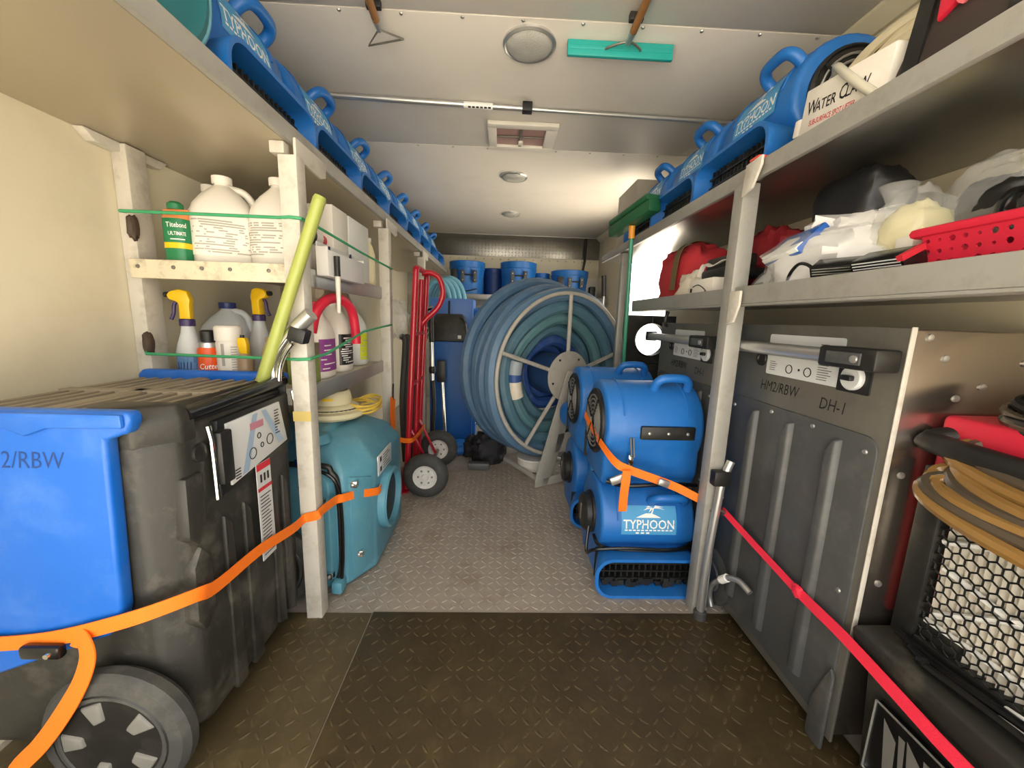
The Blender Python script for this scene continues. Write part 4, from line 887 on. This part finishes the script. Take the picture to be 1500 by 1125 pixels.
# lime pole and chrome wand leaning over the dehumidifier
t = thing('mop_pole', 'lime green wooden pole leaning diagonally across the left shelves', 'pole', (-.66, 1.1, .81))
child(MB().tube([(-.668, 1.095, .803), (-.493, 1.115, 1.295)], .0165, 14), 'shaft', lime, t); child(MB().tube([(-.493, 1.115, 1.295), (-.489, 1.1155, 1.306)], [.0175, .014], 14), 'end_cap', lime, t)
t = thing('extraction_wand', 'bent chrome wand with black valve leaning against the left post', 'wand', (-.65, 1.11, .81))
child(MB().tube(smooth_path([(-.652, 1.122, .803), (-.648, 1.12, .84), (-.632, 1.118, .88), (-.60, 1.116, .925), (-.572, 1.114, .955)], 6), .0165, 14), 'tube', chrome, t)
child(MB().tube(smooth_path([(-.630, 1.112, .803), (-.625, 1.112, .84), (-.61, 1.11, .875), (-.585, 1.108, .91)], 6), .007, 10), 'thin_tube', chrome, t)
child(MB().box((-.588, 1.09, .915), (-.54, 1.13, .955), Matrix.Rotation(.3, 3, 'Y')), 'valve', black, t, bev=.005)
child(MB().tube([(-.572, 1.114, .955), (-.528, 1.11, .995)], .02, 14), 'collar', galv, t)

# ------------------------------------------------------------------ elastic cords and straps
def strap(name, label, segs, mat, cat='strap', width=.026):
    t = thing(name, label, cat, segs[0][0][0])
    for pts, side, nm in segs:
        child(ribbon(MB(), smooth_path(pts, 5), side, width), nm, mat, t, ang=70)
    return t
t = thing('elastic_cord', 'upper green elastic cord stretched across the jugs', 'cord', (-1.07, 1.2, 1.24))
child(MB().tube([(-1.085, 1.21, 1.268), (-1.07, 1.175, 1.262), (-.62, 1.148, 1.255), (-.588, 1.141, 1.256), (-.558, 1.143, 1.254), (-.552, 1.2, 1.252), (-.55, 1.6, 1.235), (-.55, 2.02, 1.225)], .0045, 8), 'cord', green_b, t)
child(blob((-1.075, 1.215, 1.225), (.012, .015, .035), 2, .2), 'hook', M('rusty_hook', '#4a3c30', .7), t)
t = thing('elastic_cord', 'lower green elastic cord stretched across the spray bottles', 'cord', (-1.07, 1.2, .84))
child(MB().tube([(-1.075, 1.21, .868), (-1.06, 1.19, .861), (-.62, 1.15, .862), (-.588, 1.141, .862), (-.556, 1.143, .864), (-.553, 1.25, .87), (-.55, 1.6, .93), (-.55, 2.0, .95)], .0045, 8), 'cord', green_b, t)
child(blob((-1.072, 1.215, .89), (.012, .015, .035), 3, .2), 'hook', MATS['rusty_hook'], t)
t = thing('ratchet_strap', 'orange cam strap tied around the near left dehumidifier and post', 'strap', (-.82, .68, .36))
pts = [(-1.0, .672, .352), (-.90, .674, .358), (-.82, .673, .372), (-.723, .673, .40), (-.66, .688, .415), (-.612, .735, .415), (-.612, .79, .395), (-.608, .935, .387), (-.6, 1.08, .363), (-.598, 1.135, .362), (-.585, 1.1415, .365), (-.558, 1.142, .373), (-.552, 1.16, .378), (-.545, 1.25, .37), (-.53, 1.275, .365), (-.505, 1.325, .355), (-.456, 1.405, .33), (-.452, 1.44, .33)]
child(ribbon(MB(), smooth_path(pts, 4), (0, 0, 1), .03), 'webbing', orange, t, ang=70)
child(ribbon(MB(), smooth_path([(-.80, .672, .375), (-.775, .664, .37), (-.768, .66, .34), (-.778, .655, .30), (-.80, .65, .255), (-.84, .648, .195), (-.875, .646, .15), (-.92, .642, .10), (-.95, .64, .03)], 5), (1, -.15, .35), .036), 'webbing_tail', orange, t, ang=70)
bk = child(MB().box((-.89, .655, .335), (-.815, .672, .362)), 'buckle', black_gl, t, bev=.006)
sub(MB().lathe([(.006, .655), (.005, .651)], (-.835, 0, .347), 'y', 10), 'rivet', chrome, bk, t)
t = thing('ratchet_strap', 'orange strap holding the red hand truck to the left post', 'strap', (-.5, 1.75, .4))
child(ribbon(MB(), smooth_path([(-.552, 2.0, .57), (-.548, 1.97, .5), (-.549, 1.98, .44), (-.548, 1.97, .37)], 4), (.1, 1, 0), .06), 'webbing_fold', orange, t, ang=70)
child(ribbon(MB(), smooth_path([(-.552, 1.975, .385), (-.53, 1.99, .35), (-.5, 2.06, .318), (-.472, 2.11, .31), (-.465, 2.3, .31), (-.468, 2.41, .31)], 4), (0, 0, 1), .026), 'webbing', orange, t, ang=70)
child(MB().tube(smooth_path([(-.553, 2.0, .56), (-.548, 1.99, .62), (-.552, 2.01, .64)], 4), .004, 8), 'hook', black, t)
t = thing('ratchet_strap', 'orange strap pulled across the stacked blue air movers', 'strap', (.5, 1.28, .45))
pts = [(.378, 1.62, .60), (.382, 1.5, .575), (.388, 1.37, .55), (.42, 1.29, .51), (.47, 1.275, .487), (.56, 1.268, .458), (.63, 1.258, .435), (.672, 1.245, .418), (.70, 1.225, .408)]
child(ribbon(MB(), smooth_path(pts, 5), (0, 0, 1), .03), 'webbing', orange, t, ang=70)
child(ribbon(MB(), smooth_path([(.455, 1.262, .49), (.452, 1.258, .45), (.45, 1.26, .40), (.453, 1.268, .335)], 5), (1, 0, 0), .03), 'webbing_tail', orange, t, ang=70)
child(MB().box((.40, 1.262, .44), (.452, 1.276, .468), Matrix.Rotation(-.4, 3, 'Y')), 'buckle', galv, t, bev=.004)
child(MB().box((.565, 1.248, .438), (.605, 1.266, .462), Matrix.Rotation(.3, 3, 'Y')), 'cam_lock', galv, t, bev=.004)
child(MB().tube(smooth_path([(.70, 1.225, .405), (.715, 1.18, .39), (.73, 1.165, .40), (.755, 1.165, .392), (.762, 1.18, .375)], 5), .005, 8), 'hook', grey_metal, t)
t = thing('ratchet_strap', 'red strap running down across the grey dehumidifier to the near right', 'strap', (.78, 1.0, .35))
pts = [(.765, 1.19, .388), (.772, 1.12, .372), (.775, 1.05, .36), (.778, .93, .343), (.778, .865, .335)]
child(ribbon(MB(), smooth_path(pts, 3), (.1, 0, 1), .021), 'webbing', redweb, t, ang=70)
child(ribbon(MB(), smooth_path([(.778, .87, .336), (.777, .80, .333), (.775, .72, .331), (.772, .6, .318), (.77, .49, .306), (.768, .3, .3), (.766, .1, .295)], 3), (.1, 0, 1), .027), 'webbing', redweb, t, ang=70)
child(blob((.777, .862, .336), (.006, .014, .016), 3, .3), 'knot', redweb, t)
# grey pipe strapped in front of the right post, grey hose on the floor
t = thing('metal_pipe', 'bare metal pipe clamped upright in front of the right post', 'pipe', (.72, 1.15, 0))
child(MB().tube(smooth_path([(.712, 1.155, .006), (.712, 1.155, .2), (.725, 1.155, .44), (.73, 1.155, .50), (.752, 1.158, .57)], 4), .0125, 12), 'tube', galv, t)
child(MB().box((.695, 1.138, .49), (.748, 1.17, .54)), 'clamp', black, t, bev=.005)
child(MB().lathe([(.02, .004), (.02, .03), (.014, .035)], (.712, 1.155, 0), 'z', 12), 'rubber_foot', rubber, t)
t = thing('drain_hose', 'grey drain hose with white end fitting beside the right dehumidifier wheel', 'hose', (.78, 1.2, .05))
child(MB().tube(smooth_path([(.775, 1.02, .205), (.765, 1.06, .215), (.76, 1.11, .19), (.757, 1.14, .16), (.76, 1.185, .11), (.765, 1.2, .06), (.77, 1.19, .022)], 5), .0095, 10), 'hose', galv, t)
child(MB().tube([(.76, 1.11, .19), (.757, 1.135, .165)], .013, 12), 'fitting', white, t)

# ------------------------------------------------------------------ right middle shelf clutter
ZM = 1.084
t = thing('plastic_bag', 'large clear bag of white cloths right of the post on the middle shelf', 'bag', (.86, 1.04, ZM))
child(blob((.87, 1.04, 1.155), (.105, .18, .08), 1, .3, 2.0, ZM, ridge=.25), 'contents', white_cl, t); child(blob((.87, 1.04, 1.157), (.112, .188, .088), 1, .28, 2.0, ZM, ridge=.22), 'film', film, t)
t = thing('cloth_package', 'blue and white wrapped package lying on the bag of cloths', 'package', (.84, 1.02, 1.22))
child(MB(Matrix.Translation((.79, 1.07, 1.215)) @ Matrix.Rotation(-.8, 4, 'Y') @ Matrix.Rotation(-.12, 4, 'X')).box((-.045, -.075, -.008), (.05, .075, .014)), 'wrapper', M('blue_wrapper', '#2f62b5', .3, var=.15, bump=.4, bscale=25), t, bev=.006)
child(MB(Matrix.Translation((.79, 1.07, 1.215)) @ Matrix.Rotation(-.8, 4, 'Y') @ Matrix.Rotation(-.12, 4, 'X')).box((-.0455, -.072, .002), (-.02, .072, .0148)), 'white_stripe', white, t, bev=.002)
tag(blob((.895, 1.0, 1.235), (.085, .12, .045), 9, .3, 2.3, 1.18, ridge=.3).build('cloth_heap', white_cl), 'crumpled white cloth heap in front of the black bag', 'cloth')
tag(blob((.925, 1.04, 1.318), (.07, .10, .078), 12, .12, 1.8, None, ridge=.05, p=3.4).build('black_bag', M('black_vinyl', '#1d1d1f', .35, var=.2, bump=.3, bscale=20)), 'black vinyl bag on top of the white cloths, right middle shelf', 'bag')
tag(blob((.95, 1.16, 1.14), (.08, .07, .07), 14, .3, 2.4, ZM, ridge=.2).build('red_cloth', M('dark_red_cloth', '#9c2228', .75, var=.2)), 'dark red cloth tucked behind the bag just right of the post', 'cloth')
t = thing('plastic_bag', 'clear bag of cream sponges between black bag and red basket', 'bag', (.88, .85, ZM))
child(blob((.88, .84, 1.185), (.058, .058, .08), 16, .15, 2.2, ZM+.03), 'sponge', cream_foam, t); child(blob((.88, .845, 1.195), (.066, .066, .10), 16, .15, 2.2, ZM), 'film', film, t)
child(MB().lathe([(.015, 1.27), (.022, 1.29), (.035, 1.315), (.03, 1.318)], (.87, .885, 0), 'z', 14), 'twist', film, t)
t = thing('plastic_bag', 'clear bag holding a black coiled hose behind the red basket', 'bag', (.93, .74, ZM))
child(blob((.95, .75, 1.25), (.05, .07, .045), 18, .2, 2.2, 1.15), 'contents', black, t); child(blob((.96, .765, 1.26), (.062, .078, .075), 19, .2, 2.0, 1.15, ridge=.05), 'film', film, t)
for k, y in enumerate((.66, .69)): child(MB().torus((.90, y, 1.215), .035, .0055, 'y', 24, 8, 1, 1), 'hose_ring', black_gl, t)
BK = thing('basket', 'red perforated plastic basket on the right middle shelf', 'basket', (.95, .62, ZM))
def perforated(mb, fn, nu, nv, r=.32, skip=()):
    for i in range(nu):
        for j in range(nv):
            c = (i+.5, j+.5); o = [(1, .5), (1, 1), (.5, 1), (0, 1), (0, .5), (0, 0), (.5, 0), (1, 0)]; rr_ = r*(.6+.5*((i*7+j*5) % 3)/2)
            ov = [fn((i+a)/nu, (j+b)/nv) for a, b in o]; iv = [fn((c[0]+rr_*math.cos(k*PI/4))/nu, (c[1]+rr_*math.sin(k*PI/4))/nv) for k in range(8)]
            mb.add(ov+iv, [(k, (k+1) % 8, 8+(k+1) % 8, 8+k) for k in range(8)])
    return mb
x0, x1, y0, y1, z0, z1 = .80, 1.12, .40, .735, ZM+.002, 1.192
q = MB(); perforated(q, lambda u, v: Vector((x0-.012*v, y0+(y1-y0)*u, z0+.012+(z1-z0-.03)*v)), 17, 4, .26); perforated(q, lambda u, v: Vector((x0+(x1-x0)*u, y1+.012*v, z0+.012+(z1-z0-.03)*v)), 14, 4, .26)
perforated(q, lambda u, v: Vector((x0+(x1-x0)*u, y0-.012*v, z0+.012+(z1-z0-.03)*v)), 14, 4, .26); perforated(q, lambda u, v: Vector((x1+.012*v, y0+(y1-y0)*u, z0+.012+(z1-z0-.03)*v)), 17, 4, .26)
bw = child(q, 'perforated_wall', red_plastic, BK, smooth=False); md = bw.modifiers.new('thickness', 'SOLIDIFY'); md.thickness = .003
child(MB().box((x0, y0, z0), (x1, y1, z0+.012)), 'bottom', red_plastic, BK, bev=.004)
child(MB().tube(smooth_path([(x0-.014, y0-.014, z1-.01), (x1+.014, y0-.014, z1-.01), (x1+.014, y1+.014, z1-.01), (x0-.014, y1+.014, z1-.01)], 1, closed=True), .009, 8, closed=True), 'rim', red_plastic, BK)
tag(blob((.95, .56, 1.16), (.09, .09, .09), 23, .25, 2.2, z0+.014).build('blue_pouch', blue), 'bright blue pouch inside the red basket', 'pouch')
tag(blob((1.05, .70, 1.2), (.05, .05, .1), 27, .3, 2.2, z0+.014, ridge=.2).build('turquoise_bag', M('turquoise_film', '#58c4cf', .3, var=.1)), 'turquoise plastic wrap poking out behind the red basket', 'wrap')
t = thing('carton', 'small white carton between the bag of sponges and the red basket', 'carton', (.83, .825, ZM))
child(MB().box((.80, .765, ZM+.001), (.87, .80, 1.185)), 'body', card_w, t, bev=.002); child(MB().box((.7995, .767, ZM+.03), (.8002, .798, 1.125)), 'label', print_g, t)
for k, (y, rz, lb) in enumerate(((.875, .5, 'black and silver blade packet lying at the shelf edge below the sponges'), (.77, .1, 'flat dark packet with red end lying before the red basket'))):
    t = thing('blade_pack', lb, 'packet', (.762, y, ZM+.045), rot=(0, -.5, rz))
    MB().box((-.025, -.05, -.02), (.025, .05, .022)).build('packet', black_gl, t, bev=.002)
    for m in range(3): MB().box((-.0255, -.045, .004+m*.006), (.0256, .045, .0065+m*.006)).build('stripe', galv if k == 0 else label_lt, t)
    if k: MB().box((-.0258, -.0505, .012), (.0258, -.04, .0225)).build('end_patch', print_r, t)
tag(MB().tube(smooth_path([(.755, 1.03, 1.10), (.752, 1.02, 1.135), (.75, .99, 1.158), (.75, .955, 1.15), (.75, .925, 1.125), (.752, .90, 1.115), (.76, .88, 1.112)], 5), .0042, 8).build('cable_loop', black_gl), 'thin black cable looping at the shelf edge before the white cloths', 'cable')
# left of the post
t = thing('duffel_bag', 'red fabric bag with olive strap at the far end of the middle shelf', 'bag', (.88, 1.88, ZM))
child(blob((.9, 1.86, 1.2), (.105, .2, .15), 30, .16, 2.4, ZM, ridge=.12, p=3), 'bag_body', red_cloth, t)
child(ribbon(MB(), smooth_path([(.775, 1.78, 1.15), (.78, 1.78, 1.25), (.80, 1.785, 1.33), (.86, 1.79, 1.365), (.93, 1.79, 1.36)], 5), (0, 1, 0), .05), 'strap', M('olive_webbing', '#6d5f3f', .8), t)
tag(blob((.785, 1.6, 1.14), (.045, .085, .065), 33, .25, 2.2, ZM, ridge=.15).build('cloth_bag', M('offwhite_cloth', '#d9cfbe', .8, bump=.5, bscale=20)), 'off-white cloth bag in front of the red bag', 'bag')
t = thing('carton', 'white carton printed with a tool drawing beside the right post', 'carton', (.78, 1.43, ZM))
child(MB().box((.735, 1.36, ZM+.001), (.83, 1.53, 1.165)), 'body', card_w, t, bev=.002)
q = MB(); q.tube(smooth_path([(.7345, 1.50, 1.14), (.7345, 1.46, 1.145), (.7345, 1.41, 1.125), (.7345, 1.385, 1.10)], 4), .002, 6); q.tube([(.7345, 1.45, 1.105), (.7345, 1.40, 1.12)], .0025, 6); child(q, 'drawing', print_k, t)
child(MB().box((.7345, 1.505, 1.12), (.7352, 1.52, 1.135)), 'print_block', print_k, t)
t = thing('power_tool', 'black power tool with pale strap on the carton beside the right post', 'tool', (.82, 1.43, 1.166))
child(MB().box((.76, 1.33, 1.167), (.9, 1.5, 1.2)), 'body', black, t, bev=.01); child(MB().box((.80, 1.35, 1.2), (.88, 1.55, 1.25)), 'housing', black_rot, t, bev=.012)
child(ribbon(MB(), smooth_path([(.765, 1.52, 1.18), (.77, 1.5, 1.225), (.78, 1.46, 1.215), (.79, 1.40, 1.23)], 4), (1, 0, .3), .02), 'strap', card_w, t)
tag(blob((.98, 1.42, 1.24), (.08, .12, .1), 37, .3, 2.3, ZM, ridge=.2).build('red_jacket', MATS['dark_red_cloth']), 'dark red cloth behind the black power tool', 'cloth')
# axial fan ring before the side doorway
t = thing('axial_fan', 'black square fan housing with round opening before the bright side doorway', 'fan', (.965, 2.52, .7))
q = MB(); n = 40; S_ = .15; C0 = Vector((.965, 0, .895)); rings = []
for y, kind in ((2.45, 's'), (2.45, 'c'), (2.52, 'c'), (2.52, 's')):
    ring = []
    for k in range(n):
        a = 2*PI*k/n; c, s_ = math.cos(a), math.sin(a)
        if kind == 'c': ring.append(C0+Vector((.105*c, y, .105*s_)))
        else: m_ = 1/max(abs(c), abs(s_)); ring.append(C0+Vector((S_*c*m_, y, S_*s_*m_)))
    rings.append(ring)
q.rings(rings, closed=True); child(q, 'housing', black_rot, t)
child(MB().torus((.965, 2.447, .895), .107, .006, 'y', 40, 8), 'ring', black, t)
child(MB().tube([(.965, 2.447, 1.0), (.965, 2.447, 1.045)], .006, 8), 'clip', black, t)
tag(MB().box((.86, 2.43, 0), (1.15, 2.55, .744)).build('storage_crate', black_rot, bev=.012), 'tall dark crate carrying the black fan housing', 'crate')
# small items hung under the middle shelf
tag(MB().tube(smooth_path([(.80, 1.85, 1.056), (.79, 1.85, 1.02), (.80, 1.86, .99), (.83, 1.86, 1.0)], 5), .008, 8).build('wall_hook', black), 'black hook hanging under the middle shelf above the far dehumidifier', 'hook')

# ------------------------------------------------------------------ right top shelf
t = thing('carton', 'white carton lettered in black and red on the right top shelf', 'box', (.85, .94, ZR))
cm = Matrix.Translation((.745, .83, ZR+.002)) @ Matrix.Rotation(math.radians(7), 4, 'X')
child(MB(cm).box((.0, .0, .0), (.21, .228, .128)), 'body', card_w, t, bev=.003); child(MB(cm).box((.0, .228, .03), (.2, .25, .07)), 'flap', card_w, t, bev=.003)
f = lambda u, v: cm @ Vector((-.0008, .128-u*.88, .07+v)); q = MB()
text(q, 'W', f, .042, -.078, .012, .8); text(q, 'ATER', f, .032, -.032, .009, .9); text(q, 'C', f, .042, .022, .012, .8); text(q, 'LAW', f, .032, .064, .009, .95); child(q, 'black_lettering', print_k, t, smooth=False)
q = MB(); text(q, 'SUB-SURFACE SPOT LIFTER', f, .0165, -.005, -.022, .74); child(q, 'red_lettering', print_r, t, smooth=False)
tag(MB().tube(smooth_path([(.86, 1.11, 1.63), (.80, 1.03, 1.615), (.752, .965, 1.588), (.734, .91, 1.54), (.732, .865, 1.495), (.735, .835, 1.465)], 5), .0085, 10).build('clear_tube', M('milky_tube', '#d6d2c0', .3, alpha=.8)), 'milky clear tube lying across the lettered carton', 'tube')
t = thing('tool_bag', 'dark brown tool bag with red label at the near end of the right top shelf', 'bag', (.9, .6, ZR))
child(MB().rings([[Vector((x, y, z)) for x, y in ((.745+i, .40), (1.1, .40), (1.1, .805-i), (.745+i, .805-i))] for z, i in ((ZR+.001, 0), (1.48, -.004), (1.66, .03), (1.72, .05))]), 'body', card_b, t, bev=.012)
for y in (.775, .62): child(ribbon(MB(), [(.738, y, 1.43), (.742, y, 1.5), (.755, y, 1.6), (.775, y, 1.68)], (0, 1, 0), .03, .005), 'strap', black, t)
child(MB().prism([(.745, 1.53), (.69, 1.56), (.69, 1.63), (.745, 1.60)], 'x', .742, .756), 'red_label', red_plastic, t, bev=.004)
child(MB().tube(smooth_path([(.745, .71, 1.54), (.74, .67, 1.56), (.745, .63, 1.60), (.75, .58, 1.66)], 4), .008, 8), 'cord', M('coral_cord', '#e8707a', .5), t)
t = thing('cable_bundle', 'beige cables bundled behind the lettered carton on the right top shelf', 'cable', (1.0, .95, ZR))
random.seed(9)
for k in range(9):
    xx, zz = .985+random.uniform(0, .1), 1.57+k*.022; jt = lambda: random.uniform(-.012, .012); e = .014*k; pts = [(1.10+jt(), .95+jt(), 1.72+e), (1.04+jt(), 1.02+jt(), 1.68+e+jt()), (.975+jt(), 1.075+jt()*.5, 1.63+e), (.91+jt(), 1.095+jt()*.4, 1.57+e*.8+jt()), (.845+jt(), 1.105+jt()*.4, 1.51+e*.5), (.785+jt(), 1.11, 1.44+e*.2)]
    child(MB().tube(smooth_path(pts, 4), .013, 8), 'cable', beige_c, t)
tag(MB().box((.985, .83, ZR+.001), (1.13, 1.05, 1.56)).build('carton', card_b, bev=.004), 'brown carton behind the lettered carton under the beige cables', 'box')
tag(MB().box((.79, 2.435, ZR+.001), (1.1, 2.8, 1.84)).build('storage_box', box_grey, bev=.006), 'plain grey beige box at the far end of the right top shelf', 'box')
t = thing('broom', 'green broom standing head up against the far right shelf', 'broom', (.75, 2.26, 0))
hd = Vector((.70, 1.87, 1.53)); he = Vector((.615, 2.24, 1.48)); ax = (he-hd).normalized(); sd = ax.cross(Vector((0, 0, 1))).normalized(); up = sd.cross(ax)
hm = Matrix((ax, sd, up)).transposed().to_4x4(); hm.translation = (hd+he)/2
child(MB(hm).box((-.19, -.032, -.02), (.19, .032, .035)), 'head', green_d, t, bev=.008); child(MB(hm).box((-.18, -.038, .035), (.18, .038, .065)), 'bristles', green_d, t, bev=.01)
pc = hm @ Vector((0, 0, -.02))
child(MB().tube([pc, pc+Vector((.005, .01, -.06))], .016, 12), 'socket', M('orange_socket', '#e0952c', .45), t)
child(MB().tube([pc+Vector((.005, .01, -.06)), (.755, 2.275, .005)], .011, 12), 'handle', green_p, t)

# ------------------------------------------------------------------ left top shelf near end, ceiling fittings
t = thing('round_drum', 'teal round drum at the near end of the left top shelf', 'drum', (-.74, .78, ZT))
child(MB().lathe([(.02, -.635), (.13, -.635), (.15, -.625), (.17, -.63), (.172, -.65), (.172, -.9), (.15, -.92)], (0, .79, ZT+.173), 'x', 40), 'shell', teal_dk, t); child(MB().torus((-.632, .79, ZT+.173), .165, .006, 'x', 40, 8), 'rim', teal, t)
for i, (x, y, r, lb) in enumerate(((.078, 1.56, .093, 'large round ceiling lamp nearest the camera'), (.068, 2.87, .093, 'round ceiling lamp between the roof vent and the far lamp'), (.075, 3.84, .085, 'farthest small round ceiling lamp'))):
    t = thing('ceiling_lamp', lb, 'ceiling lamp', (x, y, ZC), group='ceiling lamps')
    MB().lathe([(r*1.02, 0), (r*1.02, -.008), (r*.95, -.014), (r*.9, -.012), (r*.88, -.002)], (0, 0, 0), 'z', 40).build('bezel', galv, t)
    MB().lathe([(r*.9, -.008), (r*.8, -.018), (r*.5, -.025), (.01, -.027)], (0, 0, 0), 'z', 36).build('lens', glass_l, t)
    MB().lathe([(r*.85, -.003), (r*.2, -.006), (.005, -.006)], (0, 0, 0), 'z', 24).build('reflector', galv, t)
t = thing('roof_vent', 'white framed roof vent with pinkish dome and crank', 'vent', (.09, 2.26, ZC))
x0, x1, y0, y1 = -.09, .27, 2.11, 2.41
for lo, hi in (((x0, y0), (x1, y0+.045)), ((x0, y1-.045), (x1, y1)), ((x0, y0+.045), (x0+.045, y1-.045)), ((x1-.06, y0+.045), (x1, y1-.045))):
    child(MB().box((lo[0], lo[1], ZC-.02), (hi[0], hi[1], ZC-.0005)), 'frame', jug_w, t, bev=.004)
child(MB().box((x0+.03, y0+.03, ZC-.006), (x1-.03, y1-.03, ZC-.001)), 'dome', pinkglass, t)
child(MB().box((x0+.045, 2.255, ZC-.014), (x1-.06, 2.265, ZC-.007)), 'cross_bar', grey_metal, t, bev=.002)
child(MB().box((.075, y0+.045, ZC-.016), (.092, y1-.045, ZC-.007)), 'cross_bar', grey_metal, t, bev=.002)
child(MB().tube([(.085, 2.30, ZC-.016), (.085, 2.30, ZC-.03)], .014, 12), 'crank_knob', jug_w, t)
t = thing('extension_pole', 'long aluminium pole hung across the ceiling', 'pole', (.1, 1.945, 1.945))
child(MB().tube([(-.87, 1.91, 1.945), (.10, 1.945, 1.945)], .012, 12), 'thick_tube', galv, t); child(MB().tube([(.10, 1.945, 1.945), (1.10, 1.98, 1.945)], .0095, 12), 'thin_tube', galv, t)
child(MB().box((.075, 1.925, 1.93), (.12, 1.965, 1.969)), 'joint', black, t, bev=.003); child(MB().tube([(1.07, 1.979, 1.945), (1.115, 1.9805, 1.945)], .014, 12), 'end_cap', black, t)
lb = child(MB().tube([(-.19, 1.9345, 1.945), (-.06, 1.939, 1.945)], .0135, 14), 'label', white, t)
q = MB()
for k in range(6): q.box((-.17+k*.018, 1.92, 1.9312), (-.158+k*.018, 1.93, 1.9332))
sub(q, 'label_print', print_k, lb, t, smooth=False)
t = thing('scraper', 'wooden handled tool with empty wire triangle hung on the ceiling, left', 'squeegee', (-.42, 1.4, 1.93))
child(MB().tube([(-.40, 1.05, 1.938), (-.428, 1.44, 1.938)], .012, 12), 'handle', wood, t)
child(MB().tube([(-.428, 1.43, 1.938), (-.432, 1.49, 1.94)], [.012, .008], 12), 'ferrule', galv, t)
child(MB().tube([(-.432, 1.485, 1.94), (-.495, 1.573, 1.942), (-.362, 1.53, 1.942)], .0035, 8, closed=True), 'wire_frame', grey_metal, t)
child(MB().box((-.447, 1.395, 1.945), (-.40, 1.415, 1.9695)), 'ceiling_clip', black, t, bev=.003)
t = thing('squeegee', 'squeegee with teal rubber blade and wooden handle hung on the ceiling, right', 'squeegee', (.41, 1.45, 1.93))
child(MB().tube([(.402, 1.05, 1.935), (.409, 1.42, 1.935)], .012, 12), 'handle', wood, t)
child(MB().tube([(.409, 1.41, 1.935), (.41, 1.48, 1.938)], [.012, .01], 12), 'ferrule', galv, t)
child(MB().tube(smooth_path([(.34, 1.525, 1.938), (.35, 1.505, 1.938), (.41, 1.475, 1.938), (.46, 1.505, 1.938), (.465, 1.525, 1.938)], 4), .004, 8), 'wire_fork', grey_metal, t)
child(MB().box((.21, 1.515, 1.915), (.583, 1.53, 1.965)), 'blade', teal_sq, t, bev=.003); child(MB().box((.215, 1.513, 1.935), (.578, 1.54, 1.95)), 'blade_holder', teal_sq, t, bev=.003)
child(MB().box((.385, 1.385, 1.945), (.43, 1.405, 1.9695)), 'ceiling_clip', black, t, bev=.003)
